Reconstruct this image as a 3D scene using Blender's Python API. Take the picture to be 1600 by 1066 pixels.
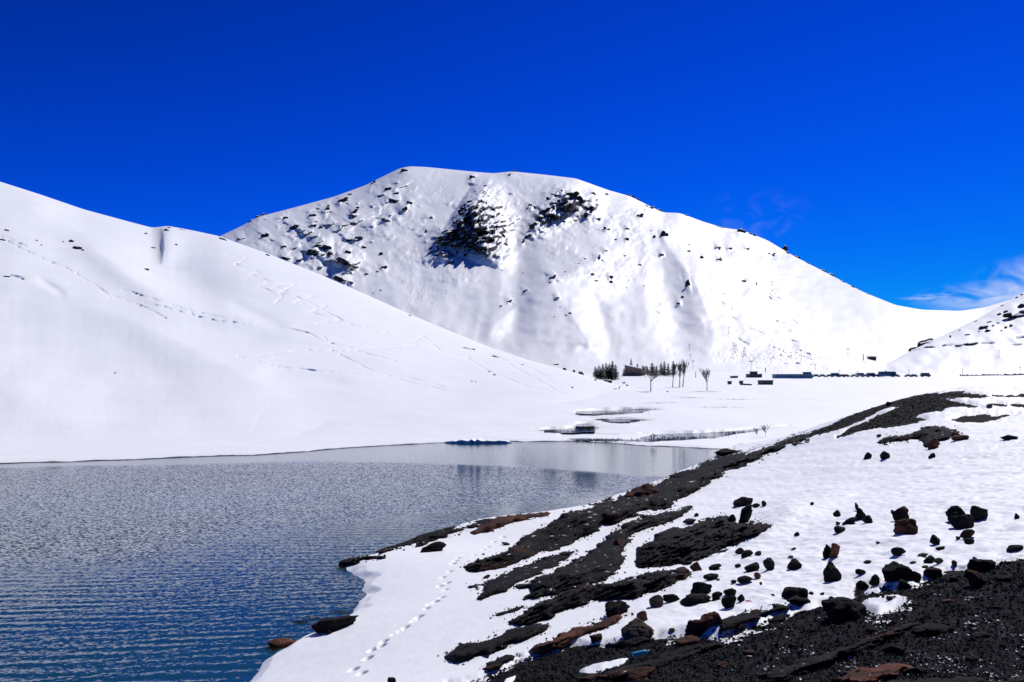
import bpy, math, random
import numpy as np
from math import radians, sin, cos, pi

scene = bpy.context.scene
for o in list(bpy.data.objects):
    bpy.data.objects.remove(o)
C = scene.collection

# ------------------------------------------------------------------ camera, sky, sun, exposure
F = 1244.0          # focal length in pixels of the 1600 px wide photograph (28 mm lens)
U0, V0 = 800.0, 605.0   # principal column and horizon row
EYE = 8.5           # eye height above the lake

cam_d = bpy.data.cameras.new('camera')
cam = bpy.data.objects.new('camera', cam_d); C.objects.link(cam)
cam.location = (0, 0, EYE); cam.rotation_euler = (radians(90), 0, 0)
cam_d.sensor_width = 36.0; cam_d.lens = 36.0 * F / 1600.0
cam_d.shift_y = (V0 - 533.0) / 1600.0
cam_d.clip_start = 0.1; cam_d.clip_end = 30000
scene.camera = cam

SUN_EL, SUN_AZ = 49.0, 38.0       # azimuth to the right of the view direction (+Y)
world = bpy.data.worlds.new('World'); scene.world = world; world.use_nodes = True
wn, wl = world.node_tree.nodes, world.node_tree.links
wn.clear()
def wnode(t, **kw):
    n = wn.new(t)
    for k, v in kw.items(): setattr(n, k, v)
    return n
sky = wnode('ShaderNodeTexSky', sky_type='NISHITA')
sky.sun_disc = False; sky.sun_elevation = radians(SUN_EL); sky.sun_rotation = radians(SUN_AZ)
sky.altitude = 2650; sky.air_density = 0.85; sky.dust_density = 0.05; sky.ozone_density = 5.0
# the photograph's deep polarised blue: more contrast and saturation over the whole sky alike
sep = wnode('ShaderNodeSeparateColor'); wl.new(sky.outputs[0], sep.inputs[0])
comb = wnode('ShaderNodeCombineColor')
def wmath(op, a, b=None):
    n = wnode('ShaderNodeMath', operation=op)
    for k, x in enumerate((a, b)):
        if x is None: continue
        if isinstance(x, (int, float)): n.inputs[k].default_value = x
        else: wl.new(x, n.inputs[k])
    return n.outputs[0]
def sky_curve(ch, top, ref, gam):      # soft shoulder: dark towards the zenith, saturating towards the horizon
    p = wmath('POWER', wmath('DIVIDE', sep.outputs[ch], ref), gam)
    wl.new(wmath('MULTIPLY', wmath('SUBTRACT', 1.0, wmath('EXPONENT', wmath('MULTIPLY', p, -1.0))), top), comb.inputs[ch])
sky_curve(0, .35, 9.0, 2.4); sky_curve(1, 5.5, 6.9, 2.0); sky_curve(2, 9.3, 4.6, 2.6)
# thin wisps of cloud low over the saddle
tc = wnode('ShaderNodeTexCoord')
def wisp(direction, size, lo, hi, amount, stretch, seed, last):
    d = np.array(direction, float); d /= np.linalg.norm(d)
    sub = wnode('ShaderNodeVectorMath', operation='SUBTRACT'); wl.new(tc.outputs['Generated'], sub.inputs[0]); sub.inputs[1].default_value = d
    mp = wnode('ShaderNodeMapping'); wl.new(sub.outputs[0], mp.inputs[0])
    mp.inputs['Rotation'].default_value = (0, radians(stretch[2]), 0)
    mp.inputs['Scale'].default_value = (1 / (size * stretch[0]), 1 / (size * stretch[0]), 1 / (size * stretch[1]))
    ln = wnode('ShaderNodeVectorMath', operation='LENGTH'); wl.new(mp.outputs[0], ln.inputs[0])
    mr = wnode('ShaderNodeMapRange'); wl.new(ln.outputs['Value'], mr.inputs[0])
    mr.interpolation_type = 'SMOOTHSTEP'
    mr.inputs[1].default_value = 1.0; mr.inputs[2].default_value = 0.15; mr.inputs[3].default_value = 0; mr.inputs[4].default_value = 1
    nz = wnode('ShaderNodeTexNoise'); wl.new(mp.outputs[0], nz.inputs[0])
    nz.inputs['Scale'].default_value = 1.6 + 0.1 * seed; nz.inputs['Detail'].default_value = 6; nz.inputs['Distortion'].default_value = 0.7
    m2 = wnode('ShaderNodeMapRange'); wl.new(nz.outputs[0], m2.inputs[0]); m2.interpolation_type = 'SMOOTHSTEP'
    m2.inputs[1].default_value = lo; m2.inputs[2].default_value = hi
    mu = wnode('ShaderNodeMath', operation='MULTIPLY'); wl.new(mr.outputs[0], mu.inputs[0]); wl.new(m2.outputs[0], mu.inputs[1])
    m3 = wnode('ShaderNodeMath', operation='MULTIPLY'); wl.new(mu.outputs[0], m3.inputs[0]); m3.inputs[1].default_value = amount
    mix = wnode('ShaderNodeMix', data_type='RGBA'); wl.new(m3.outputs[0], mix.inputs[0])
    wl.new(last, mix.inputs[6]); mix.inputs[7].default_value = (8.2, 8.6, 9.8, 1)
    return mix.outputs[2]
def pix_dir(u, v): return ((u - U0) / F, 1.0, (V0 - v) / F)
col = comb.outputs[0]
col = wisp(pix_dir(1612, 445), 0.052, 0.34, 0.68, 0.6, (1.2, 0.7, 20), 1, col)
col = wisp(pix_dir(1540, 465), 0.062, 0.38, 0.7, 0.5, (1.3, 0.35, 22), 2, col)
col = wisp(pix_dir(1452, 464), 0.030, 0.35, 0.7, 0.4, (1.2, 0.16, 10), 3, col)
col = wisp(pix_dir(1180, 345), 0.075, 0.45, 0.8, 0.07, (1.0, 0.6, 15), 4, col)
bg = wnode('ShaderNodeBackground'); wl.new(col, bg.inputs[0]); bg.inputs[1].default_value = 0.1
wo = wnode('ShaderNodeOutputWorld'); wl.new(bg.outputs[0], wo.inputs[0])

sun_d = bpy.data.lights.new('sun', 'SUN'); sun_d.energy = 4.25; sun_d.angle = radians(0.53); sun_d.color = (1.0, 0.955, 0.90)
sun = bpy.data.objects.new('sun', sun_d); C.objects.link(sun)
sun.rotation_euler = (radians(90 - SUN_EL), 0, radians(180 - SUN_AZ))
sun.location = (300, 300, 600)

vs = scene.view_settings
vs.view_transform = 'Standard'; vs.look = 'None'; vs.exposure = 0.0; vs.gamma = 1.0
scene.display_settings.display_device = 'sRGB'

# ------------------------------------------------------------------ helpers
rng = np.random.default_rng(7)
random.seed(7)

def tag(o, label=None, cat=None, group=None, kind=None):
    if label: o['label'] = label
    if cat: o['category'] = cat
    if group: o['group'] = group
    if kind: o['kind'] = kind
    return o

def hash2(ix, iy, seed):
    h = (ix.astype(np.int64) * 374761393 + iy.astype(np.int64) * 668265263 + seed * 974711) & 0x7fffffff
    h = ((h ^ (h >> 13)) * 1274126177) & 0x7fffffff
    return ((h ^ (h >> 16)) & 0xffff) / 65535.0 * 2 * pi
def noise2(x, y, seed=0):
    x = np.asarray(x, float); y = np.asarray(y, float)
    xi = np.floor(x); yi = np.floor(y); fx = x - xi; fy = y - yi
    def g(ox, oy):
        a = hash2(xi + ox, yi + oy, seed)
        return np.cos(a) * (fx - ox) + np.sin(a) * (fy - oy)
    sx = fx * fx * fx * (fx * (fx * 6 - 15) + 10); sy = fy * fy * fy * (fy * (fy * 6 - 15) + 10)
    n0 = g(0, 0) * (1 - sx) + g(1, 0) * sx; n1 = g(0, 1) * (1 - sx) + g(1, 1) * sx
    return (n0 * (1 - sy) + n1 * sy) * 1.5
def fbm(x, y, octv=4, seed=0, gain=0.5, lac=2.03):
    s = 0; a = 1.0
    for i in range(octv):
        s = s + a * noise2(x, y, seed + i * 17); x = x * lac + 3.1; y = y * lac - 1.7; a *= gain
    return s

def mesh_from(name, verts, faces_flat, nper, mat, smooth=True):
    me = bpy.data.meshes.new(name)
    nv = len(verts); nf = len(faces_flat) // nper
    me.vertices.add(nv); me.vertices.foreach_set('co', np.asarray(verts, np.float32).ravel())
    me.loops.add(nf * nper); me.loops.foreach_set('vertex_index', np.asarray(faces_flat, np.int32))
    me.polygons.add(nf)
    me.polygons.foreach_set('loop_start', np.arange(0, nf * nper, nper, dtype=np.int32))
    me.polygons.foreach_set('use_smooth', np.full(nf, smooth))
    me.update(calc_edges=True); me.validate()
    if mat: me.materials.append(mat)
    return me
def link(name, me, parent=None):
    o = bpy.data.objects.new(name, me); C.objects.link(o)
    if parent: o.parent = parent
    return o
def grid_mesh(name, X, Y, Z, mat, keep=None, attrs=None):
    """arrays [cols, rows]; columns run left to right, rows run near to far"""
    nc, nr = X.shape
    idx = np.arange(nc * nr).reshape(nc, nr)
    q = np.stack([idx[:-1, :-1], idx[1:, :-1], idx[1:, 1:], idx[:-1, 1:]], -1).reshape(-1, 4)
    if keep is not None:
        k = (keep[:-1, :-1] | keep[1:, :-1] | keep[1:, 1:] | keep[:-1, 1:]).ravel(); q = q[k]
    V = np.stack([X, Y, Z], -1).reshape(-1, 3)
    used = np.unique(q); remap = np.full(nc * nr, -1, np.int64); remap[used] = np.arange(len(used))
    me = mesh_from(name, V[used], remap[q].ravel(), 4, mat)
    for an, arr in (attrs or {}).items():
        at = me.attributes.new(an, 'FLOAT', 'POINT'); at.data.foreach_set('value', arr.reshape(-1)[used].astype(np.float32))
    return link(name, me)

class MB:
    """collects simple shapes into one mesh"""
    def __init__(s): s.v = []; s.f = []
    def add(s, v, f):
        b = len(s.v); s.v += [tuple(p) for p in v]; s.f += [tuple(i + b for i in q) for q in f]; return s
    def box(s, x0, x1, y0, y1, z0, z1):
        v = [(x0, y0, z0), (x1, y0, z0), (x1, y1, z0), (x0, y1, z0), (x0, y0, z1), (x1, y0, z1), (x1, y1, z1), (x0, y1, z1)]
        return s.add(v, [(3, 2, 1, 0), (4, 5, 6, 7), (0, 1, 5, 4), (1, 2, 6, 5), (2, 3, 7, 6), (3, 0, 4, 7)])
    def tube(s, a, b, ra, rb, n=5, cap=True):
        a = np.array(a, float); b = np.array(b, float); d = b - a; L = np.linalg.norm(d)
        if L < 1e-6: return s
        d /= L; p = np.cross(d, (0, 0, 1) if abs(d[2]) < .9 else (1, 0, 0)); p /= np.linalg.norm(p); q = np.cross(d, p)
        v = []
        for c, r in ((a, ra), (b, rb)):
            for k in range(n):
                t = 2 * pi * k / n; v.append(c + r * (cos(t) * p + sin(t) * q))
        f = [(k, (k + 1) % n, n + (k + 1) % n, n + k) for k in range(n)]
        if cap: f += [tuple(range(n - 1, -1, -1)), tuple(range(n, 2 * n))]
        return s.add(v, f)
    def lathe(s, prof, n=16, axis='z'):
        v = []
        for r, h in prof:
            for k in range(n):
                t = 2 * pi * k / n
                p = (r * cos(t), r * sin(t), h)
                v.append(p if axis == 'z' else (h, p[0], p[1]))
        f = []
        for i in range(len(prof) - 1):
            for k in range(n):
                f.append((i * n + k, i * n + (k + 1) % n, (i + 1) * n + (k + 1) % n, (i + 1) * n + k))
        f += [tuple(range(n - 1, -1, -1)), tuple((len(prof) - 1) * n + k for k in range(n))]
        return s.add(v, f)
    def mesh(s, name, mat, smooth=False):
        me = bpy.data.meshes.new(name); me.from_pydata([tuple(map(float, p)) for p in s.v], [], s.f)
        if smooth: me.polygons.foreach_set('use_smooth', [True] * len(me.polygons))
        me.update(); me.materials.append(mat); return me
    def build(s, name, mat, parent=None, smooth=False):
        return link(name, s.mesh(name, mat, smooth), parent)
def empty(name, loc, rz=0):
    o = bpy.data.objects.new(name, None); C.objects.link(o); o.location = loc; o.rotation_euler = (0, 0, rz); o.empty_display_size = .3
    return o
def copy_tree(o, parent=None):
    c = o.copy(); C.objects.link(c); c.parent = parent
    for ch in o.children: copy_tree(ch, c)
    return c

def seg_field(u, v, pts):
    """signed distance (pixels) to a polyline; positive on its left-hand/lower side when drawn top to bottom"""
    best = np.full(u.shape, 1e9); sgn = np.zeros(u.shape); tt = np.zeros(u.shape)
    n = len(pts) - 1
    for i in range(n):
        (ax, ay), (bx, by) = pts[i][:2], pts[i + 1][:2]
        dx, dy = bx - ax, by - ay; L2 = dx * dx + dy * dy
        t = np.clip(((u - ax) * dx + (v - ay) * dy) / L2, 0, 1)
        ex, ey = u - ax - t * dx, v - ay - t * dy
        d = np.sqrt(ex * ex + ey * ey); m = d < best
        best = np.where(m, d, best); sgn = np.where(m, np.sign(dx * ey - dy * ex), sgn); tt = np.where(m, (i + t) / n, tt)
    return best, sgn, tt
def gauss_line(u, v, pts, w):
    """a soft ridge or trough along a polyline, fading out at both ends"""
    P = np.array(pts, float); seg = np.hypot(*(P[1:] - P[:-1]).T); cum = np.r_[0, np.cumsum(seg)]
    n = max(4, int(cum[-1] / (w * .6)) + 1); q = np.linspace(0, cum[-1], n); sp = q[1] - q[0]
    x = np.interp(q, cum, P[:, 0]); y = np.interp(q, cum, P[:, 1])
    m = (u > x.min() - 3 * w) & (u < x.max() + 3 * w) & (v > y.min() - 3 * w) & (v < y.max() + 3 * w)
    out = np.zeros(u.shape); uu, vv = u[m], v[m]; acc = np.zeros(uu.shape)
    for i in range(n):
        acc += np.sin(pi * (i + .5) / n) ** .5 * np.exp(-((uu - x[i]) ** 2 + (vv - y[i]) ** 2) / w ** 2)
    out[m] = acc * min(1.0, sp / (w * 1.772))
    return out
def inside(u, v, poly):
    """signed pixel distance to a polygon: positive inside"""
    d, _, _ = seg_field(u, v, list(poly) + [poly[0]])
    ins = np.zeros(u.shape, bool); n = len(poly)
    for i in range(n):
        (x1, y1), (x2, y2) = poly[i], poly[(i + 1) % n]
        if y1 == y2: continue
        c = ((y1 > v) != (y2 > v)) & (u < (x2 - x1) * (v - y1) / (y2 - y1) + x1)
        ins ^= c
    return np.where(ins, d, -d)
def inside_fast(u, v, poly, margin=20):
    p = np.array(poly); out = np.full(u.shape, -1e3)
    m = (u > p[:, 0].min() - margin) & (u < p[:, 0].max() + margin) & (v > p[:, 1].min() - margin) & (v < p[:, 1].max() + margin)
    if m.any(): out[m] = inside(u[m], v[m], poly)
    return out
def tab(x, pts):
    p = np.array(pts, float)
    return np.interp(x, p[:, 0], p[:, 1])
def smooth_tab(x, pts, w=14):
    x = np.asarray(x, float)
    return sum(tab(x + k * w, pts) * c for k, c in ((-1, .25), (0, .5), (1, .25)))
def blur_tab(x, pts, w):
    x = np.asarray(x, float); k = np.linspace(-2, 2, 17); g = np.exp(-k * k); g /= g.sum()
    return sum(tab(x + a * w, pts) * b for a, b in zip(k, g))
def ucols(lo, hi, step, dlo=-30, dhi=1630, mult=7):
    a = np.arange(lo, max(lo, dlo), step * mult); b = np.arange(max(lo, dlo), min(hi, dhi), step); c = np.arange(min(hi, dhi), hi + .1, step * mult)
    return np.concatenate([a, b, c])
def to_world(u, v, D): return (u - U0) / F * D, D, EYE + (V0 - v) / F * D

class Surface:
    """looks up the distance of a surface in a given direction from the standpoint"""
    def __init__(s, ug, V, D): s.u = ug; s.V = np.minimum.accumulate(V, axis=1); s.D = D
    def dist(s, u, v):
        i = int(np.clip(np.searchsorted(s.u, u) - 1, 0, len(s.u) - 2)); t = float(np.clip((u - s.u[i]) / (s.u[i + 1] - s.u[i]), 0, 1))
        a = np.interp(-v, -s.V[i], s.D[i]); b = np.interp(-v, -s.V[i + 1], s.D[i + 1])
        return a * (1 - t) + b * t
    def at(s, u, v):
        return np.array(to_world(u, v, s.dist(u, v)))

# ------------------------------------------------------------------ materials
def new_mat(name):
    m = bpy.data.materials.new(name); m.use_nodes = True
    nt = m.node_tree; nt.nodes.clear()
    out = nt.nodes.new('ShaderNodeOutputMaterial'); b = nt.nodes.new('ShaderNodeBsdfPrincipled'); nt.links.new(b.outputs[0], out.inputs[0])
    return m, nt, b
def N(nt, t, **kw):
    n = nt.nodes.new(t)
    for k, v in kw.items(): setattr(n, k, v)
    return n
def noise_tex(nt, vec, scale, detail=4, rough=.55):
    n = N(nt, 'ShaderNodeTexNoise'); nt.links.new(vec, n.inputs['Vector'])
    n.inputs['Scale'].default_value = scale; n.inputs['Detail'].default_value = detail; n.inputs['Roughness'].default_value = rough
    return n
def ramp(nt, fac, stops):
    r = N(nt, 'ShaderNodeValToRGB'); nt.links.new(fac, r.inputs[0]); e = r.color_ramp.elements
    while len(e) < len(stops): e.new(.5)
    for i, (p, c) in enumerate(stops): e[i].position = p; e[i].color = c if len(c) == 4 else (*c, 1)
    return r
def maprange(nt, x, a, b, c=0., d=1., sm=True):
    m = N(nt, 'ShaderNodeMapRange'); nt.links.new(x, m.inputs[0])
    if sm: m.interpolation_type = 'SMOOTHSTEP'
    for i, k in enumerate((a, b, c, d)): m.inputs[i + 1].default_value = k
    return m.outputs[0]
def math_n(nt, op, a, b=None):
    m = N(nt, 'ShaderNodeMath', operation=op)
    for i, k in enumerate((a, b)):
        if k is None: continue
        if isinstance(k, (int, float)): m.inputs[i].default_value = k
        else: nt.links.new(k, m.inputs[i])
    return m.outputs[0]
def mixc(nt, fac, a, b):
    m = N(nt, 'ShaderNodeMix', data_type='RGBA'); nt.links.new(fac, m.inputs[0])
    for i, k in ((6, a), (7, b)):
        if isinstance(k, tuple): m.inputs[i].default_value = (*k, 1) if len(k) == 3 else k
        else: nt.links.new(k, m.inputs[i])
    return m.outputs[2]

SNOW = (0.835, 0.865, 0.88)
def snow_mat(name, fine, bump_d, wet_line=False, rock_slope=None, rock_scale=.05):
    m, nt, b = new_mat(name)
    g = N(nt, 'ShaderNodeNewGeometry'); pos = g.outputs['Position']
    n1 = noise_tex(nt, pos, fine, 5, .6); n2 = noise_tex(nt, pos, fine * .13, 3)
    c = ramp(nt, n2.outputs[0], [(.3, (SNOW[0] * .95, SNOW[1] * .95, SNOW[2] * .965)), (.7, SNOW)]).outputs[0]
    rough = .55
    if rock_slope:
        sp = N(nt, 'ShaderNodeSeparateXYZ'); nt.links.new(g.outputs['Normal'], sp.inputs[0])
        n3 = noise_tex(nt, pos, rock_scale, 6, .65)
        s = math_n(nt, 'ADD', sp.outputs['Z'], math_n(nt, 'MULTIPLY', math_n(nt, 'SUBTRACT', n3.outputs[0], .5), .9))
        f = maprange(nt, s, rock_slope + .05, rock_slope - .05)
        ca = N(nt, 'ShaderNodeAttribute', attribute_name='cliff'); f = math_n(nt, 'MULTIPLY', f, ca.outputs['Fac'])
        c = mixc(nt, f, c, (.03, .026, .025))
    if wet_line:
        sp2 = N(nt, 'ShaderNodeSeparateXYZ'); nt.links.new(pos, sp2.inputs[0])
        n4 = noise_tex(nt, pos, .35, 5)
        zz = math_n(nt, 'ADD', sp2.outputs['Z'], math_n(nt, 'MULTIPLY', math_n(nt, 'SUBTRACT', n4.outputs[0], .5), wet_line * 2.2))
        f = maprange(nt, zz, wet_line, wet_line * .5)
        c = mixc(nt, f, c, (.035, .028, .022))
    nt.links.new(c, b.inputs['Base Color']); b.inputs['Roughness'].default_value = rough
    b.inputs['Specular IOR Level'].default_value = .25
    bp = N(nt, 'ShaderNodeBump'); bp.inputs['Strength'].default_value = 1.0; bp.inputs['Distance'].default_value = bump_d
    nt.links.new(n1.outputs[0], bp.inputs['Height']); nt.links.new(bp.outputs[0], b.inputs['Normal'])
    return m
M = {}
M['snow_bank'] = snow_mat('snow_bank', 14.0, .012)
M['snow_plain'] = snow_mat('snow_plain', 1.2, .05, wet_line=.10)
M['snow_hill'] = snow_mat('snow_hill', .45, .03, wet_line=.22)
M['snow_mountain'] = snow_mat('snow_mountain', .10, .15, rock_slope=.62, rock_scale=.09)
M['snow_right'] = snow_mat('snow_right', .2, .25)
M['snow_roof'] = snow_mat('snow_roof', 2.0, .02)

def rock_mat(name, dark, light, red, red_amt, scale, bump_d, fleck=0.0, rough=.85):
    m, nt, b = new_mat(name)
    tcn = N(nt, 'ShaderNodeTexCoord'); g = N(nt, 'ShaderNodeNewGeometry'); oi = N(nt, 'ShaderNodeObjectInfo')
    off = N(nt, 'ShaderNodeVectorMath', operation='ADD'); nt.links.new(g.outputs['Position'], off.inputs[0])
    cb = N(nt, 'ShaderNodeCombineXYZ')
    for i in range(3): nt.links.new(math_n(nt, 'MULTIPLY', oi.outputs['Random'], 37.0 + 11 * i), cb.inputs[i])
    nt.links.new(cb.outputs[0], off.inputs[1]); vec = off.outputs[0]
    n1 = noise_tex(nt, vec, scale, 8, .68); n2 = noise_tex(nt, vec, scale * .3, 4); n3 = noise_tex(nt, vec, scale * 6, 4, .6)
    vo = N(nt, 'ShaderNodeTexVoronoi', feature='DISTANCE_TO_EDGE'); nt.links.new(vec, vo.inputs['Vector']); vo.inputs['Scale'].default_value = scale * 1.3
    c = ramp(nt, n1.outputs[0], [(.33, dark), (.68, light)]).outputs[0]
    if red_amt > 0:
        f = maprange(nt, n2.outputs[0], .62 - .25 * red_amt, .75 - .25 * red_amt)
        c = mixc(nt, f, c, red)
    if fleck > 0:
        f = maprange(nt, n3.outputs[0], .70 - fleck * .1, .74 - fleck * .1)
        c = mixc(nt, f, c, (.30, .30, .32))
    nt.links.new(c, b.inputs['Base Color']); b.inputs['Roughness'].default_value = rough
    b.inputs['Specular IOR Level'].default_value = .06
    h = math_n(nt, 'ADD', n1.outputs[0], math_n(nt, 'MULTIPLY', n3.outputs[0], .25))
    h = math_n(nt, 'ADD', h, math_n(nt, 'MULTIPLY', maprange(nt, vo.outputs['Distance'], 0, .08), .25))
    bp = N(nt, 'ShaderNodeBump'); bp.inputs['Strength'].default_value = 1.0; bp.inputs['Distance'].default_value = bump_d
    nt.links.new(h, bp.inputs['Height']); nt.links.new(bp.outputs[0], b.inputs['Normal'])
    return m
M['rock'] = rock_mat('dark_rock', (.006, .0055, .006), (.021, .0185, .019), (.045, .02, .015), .2, 2.2, .06)
M['rock_red'] = rock_mat('red_rock', (.02, .011, .009), (.075, .036, .026), (.11, .045, .03), .6, 2.6, .05)
M['rock_brown'] = rock_mat('brown_rock', (.03, .023, .02), (.075, .058, .05), (.10, .06, .05), .2, 2.6, .04)
M['ledge'] = rock_mat('ledge_rock', (.004, .004, .0045), (.015, .0145, .0155), (.04, .019, .014), .25, 1.8, .06, fleck=.25)
M['far_rock'] = rock_mat('far_rock', (.015, .014, .016), (.045, .04, .04), (.07, .05, .04), .2, .18, .8)
def add_snow_cap(m, lo, hi, scale):
    nt = m.node_tree; b = next(n for n in nt.nodes if n.type == 'BSDF_PRINCIPLED'); src = b.inputs['Base Color'].links[0].from_socket
    g = N(nt, 'ShaderNodeNewGeometry'); sp = N(nt, 'ShaderNodeSeparateXYZ'); nt.links.new(g.outputs['Normal'], sp.inputs[0])
    nz = noise_tex(nt, g.outputs['Position'], scale, 5, .65)
    f = maprange(nt, math_n(nt, 'ADD', sp.outputs['Z'], math_n(nt, 'MULTIPLY', math_n(nt, 'SUBTRACT', nz.outputs[0], .5), .9)), lo, hi)
    nt.links.new(mixc(nt, f, src, SNOW), b.inputs['Base Color'])
add_snow_cap(M['far_rock'], .66, .74, .25)
add_snow_cap(M['ledge'], 1.10, 1.15, 2.4)
M['gravel'] = rock_mat('gravel_ground', (.004, .0045, .005), (.016, .017, .018), (.03, .018, .015), .1, 9.0, .03, fleck=.4)
M['pebble'] = rock_mat('pebble', (.005, .0055, .006), (.030, .032, .035), (.05, .028, .022), .12, 7.0, .004, rough=.55)
M['soil'] = rock_mat('dark_soil', (.014, .013, .013), (.05, .045, .042), (.06, .035, .03), .1, 3.0, .06)

def plain_mat(name, c, rough=.7, metal=0., var=.15, scale=3., spec=.4):
    m, nt, b = new_mat(name)
    g = N(nt, 'ShaderNodeNewGeometry'); n = noise_tex(nt, g.outputs['Position'], scale, 4)
    r = ramp(nt, n.outputs[0], [(.3, tuple(k * (1 - var) for k in c)), (.7, tuple(min(1, k * (1 + var)) for k in c))])
    nt.links.new(r.outputs[0], b.inputs['Base Color']); b.inputs['Roughness'].default_value = rough; b.inputs['Metallic'].default_value = metal
    b.inputs['Specular IOR Level'].default_value = spec
    return m
M['bark'] = plain_mat('bark', (.06, .05, .045), .9)
M['twig'] = plain_mat('twig', (.09, .075, .07), .9)
M['needle'] = plain_mat('needles', (.020, .045, .032), .8, var=.4)
M['brown_needle'] = plain_mat('brown_needles', (.06, .05, .038), .85, var=.4)
M['wood_wall'] = plain_mat('wood_wall', (.20, .14, .11), .8)
M['stone_wall'] = plain_mat('stone_wall', (.075, .07, .07), .9, var=.35, scale=2)
M['blue_wall'] = plain_mat('blue_wall', (.10, .22, .34), .7)
M['dark_roof'] = plain_mat('dark_roof', (.05, .06, .075), .6)
M['glass'] = plain_mat('window_glass', (.015, .02, .025), .12, spec=.6)
M['metal'] = plain_mat('grey_metal', (.12, .12, .13), .5, metal=.4)
M['tyre'] = plain_mat('tyre', (.02, .02, .02), .9)
for k, c in (('paint_blue', (.05, .14, .28)), ('paint_white', (.6, .62, .64)), ('paint_dark', (.04, .045, .055)), ('paint_red', (.22, .05, .05)), ('paint_silver', (.3, .32, .34))):
    M[k] = plain_mat(k, c, .3, var=.04, spec=.5)
M['grass'] = plain_mat('dry_grass', (.18, .135, .055), .9, var=.5)
M['weed'] = plain_mat('lake_weed', (.16, .11, .025), .8, var=.5)
M['pink'] = plain_mat('pink_cloth', (.55, .05, .20), .8)

# --- water
def water_mat():
    m, nt, b = new_mat('lake_water')
    g = N(nt, 'ShaderNodeNewGeometry'); pos = g.outputs['Position']
    at = N(nt, 'ShaderNodeAttribute', attribute_name='ruffle')
    b.inputs['Base Color'].default_value = (.008, .050, .085, 1); b.inputs['IOR'].default_value = 1.333
    b.inputs['Roughness'].default_value = .03; b.inputs['Specular IOR Level'].default_value = .5; b.inputs['Specular Tint'].default_value = (.74, .88, 1.0, 1)
    mp = N(nt, 'ShaderNodeMapping'); nt.links.new(pos, mp.inputs[0]); mp.inputs['Scale'].default_value = (.5, 1.0, 1.0)
    n1 = noise_tex(nt, mp.outputs[0], 12.0, 2, .6)
    sb = N(nt, 'ShaderNodeVectorMath', operation='SUBTRACT'); nt.links.new(n1.outputs['Color'], sb.inputs[0]); sb.inputs[1].default_value = (.5, .5, .5)
    ml_ = N(nt, 'ShaderNodeVectorMath', operation='MULTIPLY'); nt.links.new(sb.outputs[0], ml_.inputs[0]); ml_.inputs[1].default_value = (1.6, 4.2, 0)
    sc_ = N(nt, 'ShaderNodeVectorMath', operation='SCALE'); nt.links.new(ml_.outputs[0], sc_.inputs[0]); nt.links.new(at.outputs['Fac'], sc_.inputs['Scale'])
    ad = N(nt, 'ShaderNodeVectorMath', operation='ADD'); nt.links.new(g.outputs['Normal'], ad.inputs[0]); nt.links.new(sc_.outputs[0], ad.inputs[1])
    no = N(nt, 'ShaderNodeVectorMath', operation='NORMALIZE'); nt.links.new(ad.outputs[0], no.inputs[0])
    nt.links.new(no.outputs[0], b.inputs['Normal'])
    return m
M['water'] = water_mat()
def stream_mat():
    m, nt, b = new_mat('stream_water')
    g = N(nt, 'ShaderNodeNewGeometry'); n = noise_tex(nt, g.outputs['Position'], 3.0, 3)
    b.inputs['Base Color'].default_value = (.015, .06, .11, 1); b.inputs['Roughness'].default_value = .05; b.inputs['IOR'].default_value = 1.333
    sb = N(nt, 'ShaderNodeVectorMath', operation='SUBTRACT'); nt.links.new(n.outputs['Color'], sb.inputs[0]); sb.inputs[1].default_value = (.5, .5, .5)
    ml_ = N(nt, 'ShaderNodeVectorMath', operation='MULTIPLY'); nt.links.new(sb.outputs[0], ml_.inputs[0]); ml_.inputs[1].default_value = (1.6, 3.4, 0)
    ad = N(nt, 'ShaderNodeVectorMath', operation='ADD'); nt.links.new(g.outputs['Normal'], ad.inputs[0]); nt.links.new(ml_.outputs[0], ad.inputs[1])
    no = N(nt, 'ShaderNodeVectorMath', operation='NORMALIZE'); nt.links.new(ad.outputs[0], no.inputs[0]); nt.links.new(no.outputs[0], b.inputs['Normal'])
    return m
M['stream'] = stream_mat()

# ------------------------------------------------------------------ valley floor
SHORE = [(-600, 94), (0, 88), (400, 98), (560, 111), (620, 115), (700, 122), (760, 124), (850, 124), (900, 126), (950, 122), (1000, 115), (1060, 111), (1110, 107), (1140, 109), (1200, 112), (1400, 112), (2600, 112)]
PLAIN_V = [(60, 900), (107, 704.5), (115, 697), (140, 673), (170, 653.5), (195, 642), (240, 626), (300, 610), (360, 599.5), (430, 590.5), (520, 584.5), (620, 582), (800, 580), (1200, 578)]
def plain_z(D):
    Dk = np.array([p[0] for p in PLAIN_V]); zk = EYE + (V0 - np.array([p[1] for p in PLAIN_V])) / F * Dk
    return sum(np.interp(D + o, Dk, zk) for o in (-8, -3, 3, 8)) / 4
STREAMS = [
    [(900, 641), (928, 637.5), (960, 636), (1022, 638.5), (1000, 642), (960, 644), (930, 646.5), (903, 645)],
    [(844, 668), (865, 666), (904, 664), (934, 667), (925, 672.5), (890, 674), (855, 672.5)],
    [(880, 682), (907, 680.5), (946, 684), (995, 683), (1016, 678.5), (1065, 674), (1128, 671), (1170, 669), (1222, 666), (1170, 673.5), (1117, 680.5), (1065, 686), (1012, 688), (960, 686.5), (907, 685.5)],
    [(902, 659.5), (921, 658), (927, 662), (907, 664)],
    [(925, 653.5), (970, 652), (1007, 655), (981, 658.5), (950, 656)],
]
ug = ucols(-700, 2400, 5.0)
Dg = np.concatenate([np.geomspace(82, 330, 330), np.geomspace(332, 1300, 90)])
Ug, DD = np.meshgrid(ug, Dg, indexing='ij')
Xg, Yg = (Ug - U0) / F * DD, DD
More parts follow.
